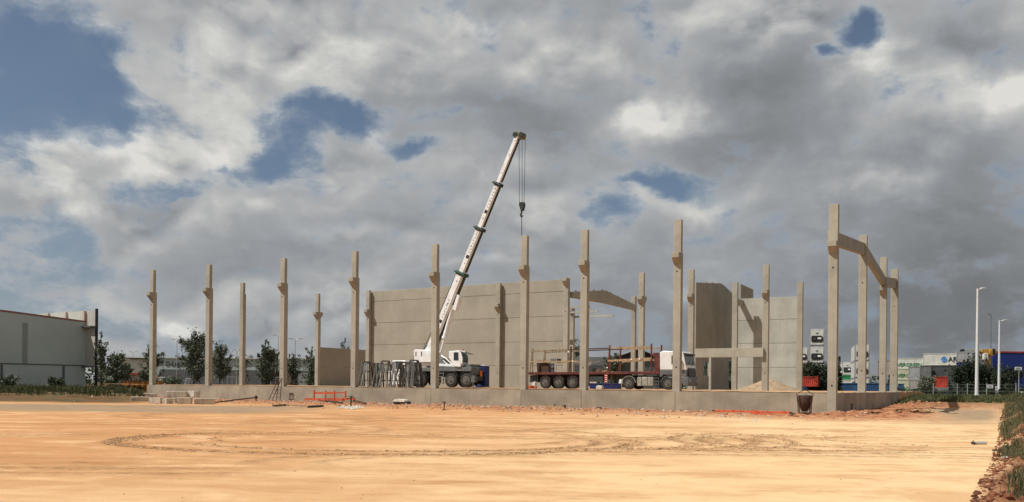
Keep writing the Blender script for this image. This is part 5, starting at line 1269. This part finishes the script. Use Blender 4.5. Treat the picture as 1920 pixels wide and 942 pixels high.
MB(so).box(xa - .05, xb_ + .05, 103.93, 104.0, Zy(258, 714, 105) - .12, Zy(258, 714, 105) + .05).build('rim', M['rust'], SK)
for k in range(7): MB(so).box(xa + .9 + k * .62, xa + 1.0 + k * .62, 103.9, 103.999, .5, Zy(258, 714, 105) - .13).build('rib', M['skip'], SK)
# forklift mast machine
D2 = 160; FM = thing('container_forklift', 'heavy forklift with a tall dark twin mast and red body', 'forklift', (X_(516, D2), D2, 0)); fo = (X_(516, D2), D2, 0)
for px in (511.5, 517.5): wbox('mast_rail', M['black'], X_(px, D2), X_(px + 1.8, D2), D2, D2 + .5, .3, Zy(515, 663, D2), FM, fo)
q = MB(fo)
for y in (664, 672, 682, 692): q.box(X_(511.5, D2), X_(519.5, D2), D2 - .05, D2 + .2, Zy(515, y + 1.5, D2), Zy(515, y, D2))
q.build('mast_crossbeam', M['black'], FM)
wbox('counterweight', M['red'], X_(514, D2), X_(538, D2), D2 + .6, D2 + 3.4, .8, Zy(515, 703, D2), FM, fo, .1)
wbox('cab', M['glass'], X_(520, D2), X_(530, D2), D2 + .9, D2 + 2.6, Zy(515, 702.9, D2), Zy(515, 688, D2), FM, fo, .1)
wbox('carriage', M['dark_metal'], X_(508, D2), X_(522, D2), D2 - .3, D2 - .06, 2.0, 3.4, FM, fo)
for px in (518, 533): MB(fo).cyl((X_(px, D2), D2 + .3, .75), (X_(px, D2), D2 + .9, .75), .75, n=16).build('wheel', M['tyre'], FM)
# parked vans behind the trees, seen just over the wall
def van(px, D, Lpx, ztop, yaw, label, m, name='parked_van', group='white vehicles parked behind the trailer'):
    L = Lpx * D / F; th = thing(name, label, 'van', (X_(px, D), D, 0), yaw, group)
    MB().prism([(-L / 2, .35), (L / 2, .35), (L / 2, ztop * .55), (L * .36, ztop * .62), (L * .2, ztop), (-L / 2 + .1, ztop), (-L / 2, ztop * .9)], -.9, .9).build('body', m, th, bevel=.08)
    MB().prism([(L * .33, ztop * .63), (L * .19, ztop * .95), (L * .05, ztop * .95), (L * .05, ztop * .63)], -.915, -.89).build('side_window', M['glass'], th)
    for e in (-.3, .3): MB().cyl((L * e, -.93, .33), (L * e, .93, .33), .33, n=14).build('wheel', M['tyre'], th)
    return th
van(308, 140, 16, 2.5, .1, 'small white van showing beside the leftmost column, over the wall', M['truck_white'], group=None)
van(353, 145, 12, 2.35, 3.3, 'white van half hidden below the tallest tree', M['c_lgrey'], group=None)
# lamp posts
def lamp(px, ptop, D, z0, label, style='double', m=None, r=.09, arm=1.3, name='street_lamp', group=None):
    b = WP(px, 724, D); ztop = WP(px, ptop, D).z; H = ztop - z0; m = m or M['galv']
    th = thing(name, label, 'street lamp', (b.x, b.y, z0), 0, group)
    MB().cyl((0, 0, -.3), (0, 0, H), r, r * .55, 12).build('pole', m, th); MB().cyl((0, 0, -.1), (0, 0, .35), r * 1.6, r * 1.3, 10).build('base', m, th)
    if style == 'double': ar = [(-arm, 0), (arm, 0)]
    elif style == 'right': ar = [(arm, 0)]
    elif style == 'left': ar = [(-arm, 0)]
    else: ar = [(-arm, -.2), (-arm * .55, .4), (arm * .55, .4), (arm, -.2)]
    q = MB()
    for ax_, ay_ in ar: q.cyl((0, 0, H - .12), (ax_ * .6, ay_ * .6, H - .02), r * .45, n=6)
    q.build('arm', m, th)
    for ax_, ay_ in ar: MB().prism([(ax_ * .45, H - .02), (ax_ * 1.15, H + .02), (ax_ * 1.15, H + .10), (ax_ * .8, H + .18), (ax_ * .45, H + .10)], ay_ - .14, ay_ + .14).build('lamp_head', m, th, bevel=.01)
    return th
gl_ = 'grey lamp posts behind the left columns'
lamp(331, 637, 190, 0, 'double-armed lamp post in front of the logistics lettering', arm=1.2, group=gl_)
lamp(249, 660, 230, 0, 'far small lamp post left of the leftmost column', arm=1.0, r=.12, group=gl_)
lamp(443.5, 656, 210, 0, 'grey lamp post between the second and the plain column', arm=.9, r=.13, group=gl_)
lamp(521, 629, 190, 0, 'lamp post whose head peeks out left of the ladder column', 'left', arm=1.2, r=.1, group=gl_)
lamp(553, 636, 190, 0, 'lamp post with a cluster of four heads', 'multi', arm=1.6, r=.11, group=gl_)
lamp(341, 652, 300, 0, 'faint distant lamp post just right of the double-armed one', 'right', arm=.6, r=.1, group=gl_)
gr_ = 'lamp posts along the far road at the right'
lamp(1831.5, 541.5, 93, .85, 'taller white lamp post at the right, nearer than the other', 'right', M['lamp_white'], .20, .75, group=gr_)
lamp(1873, 601, 128, .82, 'shorter white lamp post right of the tall one', 'right', M['lamp_white'], .20, 1.2, group=gr_)
lamp(1857, 590, 190, .5, 'thin dark lamp post behind the two white ones', 'left', M['steel'], .11, .6, group=gr_)

# ================================================================== BEHIND THE TRAILER
D3 = 150; SB = thing('grey_shed', 'low grey shed with horizontal cladding seen between columns behind the trailer', 'shed', (X_(1150, D3), D3, 0)); s3 = (X_(1150, D3), D3, 0)
wbox('lower_wall', M['shed'], X_(1060, D3), X_(1250, D3), D3, D3 + 20, 0, Zy(1150, 688, D3), SB, s3)
wbox('upper_wall', M['shed_lt'], X_(1060, D3), X_(1250, D3), D3 + .1, D3 + 20, Zy(1150, 687.9, D3), Zy(1150, 670, D3), SB, s3)
wbox('band', M['shed_lt'], X_(1060, D3), X_(1250, D3), D3 - .05, D3 - .01, Zy(1150, 683, D3), Zy(1150, 680, D3), SB, s3)
SB2 = thing('black_gable', 'black triangular gable with a pale edge behind the trailer', 'building', (X_(1195, 140), 140, 0)); s4 = (X_(1195, 140), 140, 0)
g4 = lambda x, y: (X_(x, 140), Zy(x, y, 140))
MB(s4).prism([g4(1157, 670.5), g4(1197, 656.5), g4(1234, 671), g4(1234, 671.5), g4(1157, 671.5)], 140, 150).build('gable', M['black'], SB2)
MB(s4).prism([g4(1155, 670.2), g4(1197, 655.2), g4(1236, 670.8), g4(1236, 669.9), g4(1197, 653.9), g4(1155, 668.9)], 139.8, 150.2).build('roof', M['shed_lt'], SB2)
wbox('wall', M['shed'], X_(1160, 140), X_(1232, 140), 140.3, 149, 0, Zy(1195, 671.6, 140), SB2, s4)
o = thing('notice_board', 'small white notice on the shed wall beside the front column', 'sign', (X_(1106, 149), 149.8, 3)); on = (X_(1106, 149), 149.8, 3)
wbox('board', M['ad_white'], X_(1103.3, 149), X_(1108.6, 149), 149.7, 149.78, Zy(1106, 686.5, 149), Zy(1106, 678.5, 149), o, on)
wbox('emblem', M['c_lgrey'], X_(1105.4, 149), X_(1106.8, 149), 149.66, 149.69, Zy(1106, 684.5, 149), Zy(1106, 680.5, 149), o, on)
van(1116, 125, 28, 3.2, 0, 'white van behind the wooden offcuts on the trailer', M['truck_white'])
van(1168, 128, 20, 3.35, 3.14, 'white delivery van between the trailer stakes', M['truck_white'])
van(1192, 130, 18, 3.35, 0, 'white van seen between the two far columns behind the trailer', M['truck_white'])

# ================================================================== CONTAINER YARD, RIGHT
YC = RZ * .96
def container(px0, px1, ytop, ybot, D, m, label, L=6.0, yaw=None, group='shipping containers stacked in the yard', reefer=False, lens=None, unit='c_dark'):
    """the face nearest the camera is px0..px1 wide; L is the length into depth"""
    x0, x1 = X_(px0, D), X_(px1, D); z0, z1 = Zy((px0 + px1) / 2, ybot, D), Zy((px0 + px1) / 2, ytop, D)
    yaw = YC if yaw is None else yaw; a1_ = ab(px1, 724)[0]; w = (a1_ * D - x0) / (math.cos(yaw) - a1_ * math.sin(yaw)); th = thing('shipping_container', label, 'container', (x0, D, z0), yaw, group); h = z1 - z0
    q = MB()                                                  # corrugated box
    k = max(6, int(w / .28)); prof = []
    for i in range(k):
        a, b = w * i / k, w * (i + 1) / k
        prof += [(a + (b - a) * .1, .0), (a + (b - a) * .45, .0), (a + (b - a) * .6, .04), (a + (b - a) * .95, .04)]
    prof = [(.0, .0)] + prof + [(w, .0), (w, L), (0, L)]
    q.prism(prof, .10, h - .10, 'z'); q.build('body', M[m] if not reefer else M['reefer'], th)
    q = MB()
    for zz_ in (0, h - .13): q.box(-.03, w + .03, -.05, L + .03, zz_, zz_ + .13)
    for xx in (-.03, w - .11): q.box(xx, xx + .14, -.052, .08, .131, h - .131)
    q.build('corner_frame', M[m] if not reefer else M['c_lgrey'], th)
    if reefer:
        MB().box(w * .06, w * .94, -.10, -.055, h * .06, h * .96).build('end_panel', M['reefer'], th)
        MB().prism([(w * .12, h * .30), (w * .16, h * .22), (w * .84, h * .22), (w * .90, h * .32), (w * .88, h * .52), (w * .80, h * .58), (w * .18, h * .58), (w * .12, h * .50)], -.17, -.103).build('cooling_unit', M['black'], th)
        MB().box(w * .55, w * .78, -.19, -.172, h * .38, h * .48).build('unit_label', M['ad_white'], th)
        MB().cyl((w * .34, -.19, h * .40), (w * .34, -.171, h * .40), h * .09, n=14).build('fan', M['dark_metal'], th)
        MB().box(w * .42, w * .58, -.13, -.102, h * .70, h * .76).build('control_box', M['steel'], th)
    return th
Dr = 138; gR = 'white refrigerated containers in the yard'
YW = RZ * .62
for i, (a, b, yt, yb, D, lb) in enumerate([(1517, 1545, 616.5, 649, 138, 'topmost white refrigerated container of the highest stack'), (1517, 1545, 649.6, 682, 138, 'second refrigerated container from the top of the highest stack'),
                                 (1517, 1545, 682.6, 715, 138, 'third refrigerated container from the top, behind the dark tree'), (1488, 1515, 651, 682, 139, 'refrigerated container left of the highest stack, behind the end column'),
                                 (1579, 1598, 678.5, 704, 168, 'small far refrigerated container between corner column and second gable column'),
                                 (1602, 1630, 646, 677, 143, 'topmost container of the stack seen behind the second gable column'), (1602, 1630, 677.6, 709, 143, 'second container of the stack seen behind the second gable column'),
                                 (1602, 1630, 709.6, 741, 143, 'bottom container of the stack seen behind the second gable column')]):
    container(a, b, yt, yb, D, 'reefer', lb, L=12, yaw=YW, group=gR, reefer=True)
container(1577, 1600, 704.5, 712, 168, 'text_green', 'green container base below the small far refrigerated container', L=8)
container(1572, 1601, 712.5, 735, 160, 'c_white', 'dirty white container low behind the blue container', L=8)
container(1500, 1562, 718.5, 742, 124, 'blue', 'blue container under the dark tree, left of the corner column', L=3)
container(1563, 1612, 718.5, 742, 124.5, 'blue', 'blue container between corner column and second gable column', L=3)
container(1612.5, 1672, 718.8, 742, 124, 'blue', 'blue container with a white board between the gable columns', L=3)
wb = tag(wbox('white_board', M['ad_white'], X_(1634, 123), X_(1647, 123), 123.6, 123.7, Zy(1640, 729, 123.6), Zy(1640, 723, 123.6)), 'white board fixed to the blue container between the gable columns', 'board')
container(1498, 1533, 706.5, 725, 121, 'red', 'red container left of the corner column, before the blue one', L=2.5)
container(1645, 1676, 676, 705, 175, 'c_pink', 'plain dull container between the last two gable columns', L=6)
De = 230
e1 = container(1676, 1731, 672.5, 692, De, 'c_white', 'upper white container with green lettering right of the gable', L=3)
e2 = container(1676, 1731, 692.6, 712, De, 'c_cream', 'middle cream container with green lettering right of the gable', L=3)
e3 = container(1676, 1731, 712.6, 736, De, 'c_cream', 'lowest cream container, behind the small blue box', L=3)
for e, w_ in ((e1, 'EVERGREEN'), (e2, 'EVERGREEN'), (e3, 'EVERGREEN')):
    text(w_, 1.35, M['text_green'], e, (.15, -.06, .60), sx=.94, ext=.015)
container(1703, 1724.6, 688, 712.3, 215, 'c_lgrey', 'light grey container with upright lettering before the green-lettered stack', L=3)
lc = container(1704, 1724.6, 713, 732, 215, 'c_pink', 'dull pinkish container below the light grey one', L=3)
ar = container(1730.5, 1792.5, 663.5, 685.5, 226, 'c_white', 'high white container with a round blue emblem and dark letters', L=3)
a1_ = ab(1792.5, 724)[0]; ww = (a1_ * 226 - X_(1730.5, 226)) / (math.cos(YC) - a1_ * math.sin(YC))
MB().cyl((ww * .635, -.05, 1.55), (ww * .635, -.10, 1.55), .72, n=24).build('emblem', M['logo_blue'], ar)
MB().prism([(ww * .625, 1.55), (ww * .625, 2.2), (ww * .64, 2.2), (ww * .64, 1.6), (ww * .66, 1.5), (ww * .65, 1.4)], -.13, -.101).build('emblem_sail', M['text_dark'], ar)
text('AR', 1.75, M['text_dark'], ar, (ww * .76, -.06, .95), sx=.95, ext=.02)
container(1793, 1822, 661, 680, 200, 'c_lgrey', 'grey container on top, just right of the dark letters', L=4)
container(1822.5, 1846, 661.5, 686, 205, 'c_grey', 'dark grey container behind the tall white lamp post', L=4)
container(1725, 1745.5, 686, 712, 212, 'c_grey', 'dark grey container below the left end of the emblem container', L=3)
container(1746.5, 1803, 686, 712, 214, 'c_dark', 'blackish container right under the emblem container', L=3)
container(1725, 1778, 713, 737, 212, 'c_grey', 'lowest dark container, left one behind the red container', L=3)
container(1779, 1835, 712, 737, 212, 'c_dark', 'lowest dark container behind the large round tree', L=3)
container(1793, 1850, 690, 711, 222, 'c_dark', 'dark container hidden behind the crown of the large tree', L=3)
container(1748, 1776, 706.5, 727, 150, 'red', 'bright red container low in front of the dark stack', L=2.4)
container(1684, 1693.5, 719.5, 733, 190, 'blue', 'small blue box in front of the lowest cream container', L=2)
# blue clad building
D5 = 240; BB = thing('blue_building', 'long blue clad building with a red roof line at the right edge', 'building', (X_(1900, D5), D5, 0)); b5 = (X_(1900, D5), D5, 0)
wbox('wall', M['blue_wall'], X_(1861, D5), X_(2050, D5), D5, D5 + 30, 0, Zy(1900, 662, D5), BB, b5)
wbox('roof_band', M['red'], X_(1860.5, D5), X_(2050, D5), D5 - .1, D5 + 30.1, Zy(1900, 661.9, D5), Zy(1900, 659.2, D5), BB, b5)
# yellow handler
D6 = 185; YH = thing('container_handler', 'yellow container handler with its boom level above the stack', 'container handler', (X_(1850, D6), D6, 0)); y6 = (X_(1850, D6), D6, 0)
MB(y6).prism([(X_(1806, D6), Zy(1806, 655.5, D6)), (X_(1842, D6), Zy(1842, 655.2, D6)), (X_(1842, D6), Zy(1842, 659.5, D6)), (X_(1806, D6), Zy(1806, 658.2, D6))], D6, D6 + .8).build('boom', M['c_cream'], YH, bevel=.02)
MB(y6).prism([(X_(1840, D6), Zy(1840, 655, D6)), (X_(1857, D6), Zy(1857, 655.5, D6)), (X_(1857, D6), Zy(1857, 668, D6)), (X_(1848, D6), Zy(1848, 664, D6)), (X_(1840, D6), Zy(1840, 661, D6))], D6 - .3, D6 + 1.2).build('boom_root', M['yellow'], YH, bevel=.04)
MB(y6).cyl((X_(1859, D6), D6 - .5, Zy(1859, 661, D6)), (X_(1859, D6), D6 + 1.5, Zy(1859, 661, D6)), .75, n=18).build('hub', M['yellow'], YH)
wbox('end_cap', M['black'], X_(1858, D6), X_(1862.5, D6), D6 - .6, D6 + 1.6, Zy(1860, 666, D6), Zy(1860, 654.5, D6), YH, y6, .05)
wbox('cab', M['c_white'], X_(1842, D6), X_(1850, D6), D6 - .6, D6 + 1.2, Zy(1845, 675, D6), Zy(1845, 663, D6), YH, y6, .05)
wbox('support_column', M['yellow'], X_(1851, D6), X_(1857, D6), D6, D6 + 1, 0, Zy(1850, 668.1, D6), YH, y6)
MB(y6).cyl((X_(1805, D6), D6 - .1, Zy(1806, 657, D6)), (X_(1805, D6), D6 + .9, Zy(1806, 657, D6)), .3, n=12).build('spreader_pivot', M['dark_metal'], YH)
# roadside signs and fence
def sign(px, py0, py1, wpx, D, z0, label, key='ad_white', two=False, off=0):
    p = WP(px, 724, D); w = wpx * D / F; th = thing('road_sign', label, 'sign', (p.x, D, z0)); za, zb_ = Zy(px, py1, D) - z0, Zy(px, py0, D) - z0
    MB().cyl((off, 0, -.2), (off, 0, zb_ - .02), .045, n=8).build('post', M['galv'], th)
    MB().box(-w / 2, w / 2, -.07, -.045, za, zb_).build('board', M[key], th, bevel=.01)
    q = MB()
    for i in range(3): 
        zz_ = za + (zb_ - za) * (.28 + .22 * i); q.box(-w * .36, w * (.30 - .1 * (i % 2)), -.078, -.0705, zz_ - .02, zz_ + .02)
    q.build('marking', M['c_lgrey'], th); return th
sign(1908.5, 688.5, 694.5, 13.5, 92, .85, 'small white street sign on a tall thin post at the right edge', off=.1)
sign(1856, 721.5, 728.5, 11.5, 118, .8, 'white notice board low between the two white lamp posts', off=-.42)
sign(1868, 724.5, 733, 4, 119, .8, 'narrow white sign just left of the shorter white lamp post')
p = WP(1917, 737, 92); UB = thing('utility_box', 'white utility box cut by the right edge of the picture', 'utility box', (p.x, p.y, .84)); MB().box(-.2, .28, -.2, .2, 0, .72).build('cabinet', M['ad_white'], UB, bevel=.02); MB().box(-.15, .23, -.215, -.201, .08, .64).build('door', M['c_lgrey'], UB)
FN = thing('roadside_fence', 'thin wire fence with grey posts along the far road', 'fence', (X_(1780, 117.5), 117.5, .6)); f0 = (X_(1780, 117.5), 117.5, .6)
for px in (1707, 1750, 1795, 1814, 1850, 1905): MB(f0).cyl((X_(px, 117.5), 117.5, .5), (X_(px, 117.5), 117.5, Zy(px, 719, 117.5)), .05, n=6).build('post', M['galv'], FN)
q = MB(f0)
for zz_ in (1.0, 1.5, 2.0, 2.45): q.path([(X_(1684, 117.5), 117.5, zz_), (X_(1990, 117.5), 117.5, zz_)], .008, 4)
q.build('wire', M['galv'], FN)
# distant low tree belt behind everything closes the horizon
V_, F_ = [], []
for i in range(14000):
    x = rng.uniform(-420, 420); y = 420 + rng.gauss(0, 8); z = rng.random() * (6.5 + 2.2 * math.sin(x * .05) + 1.5 * math.sin(x * .21 + 1)); l_ = rng.uniform(.6, 1.6)
    A__ = Vector((rng.gauss(0, 1), rng.gauss(0, 1), rng.gauss(0, 1))).normalized() * l_; B__ = A__.cross(Vector((rng.gauss(0, 1), rng.gauss(0, 1), 1))).normalized() * l_ * .6
    c_ = Vector((x, y, z)); i0 = len(V_); V_ += [tuple(c_ - A__), tuple(c_ + B__), tuple(c_ + A__), tuple(c_ - B__)]; F_.append((i0, i0 + 1, i0 + 2, i0 + 3))
me = bpy.data.meshes.new('far_treeline'); me.from_pydata(V_, [], F_); me.update(); me.materials.append(M['leaf']); o = bpy.data.objects.new('far_treeline', me); COL.objects.link(o)
tag(o, 'thin dark line of distant trees along the horizon', 'treeline', kind='stuff')
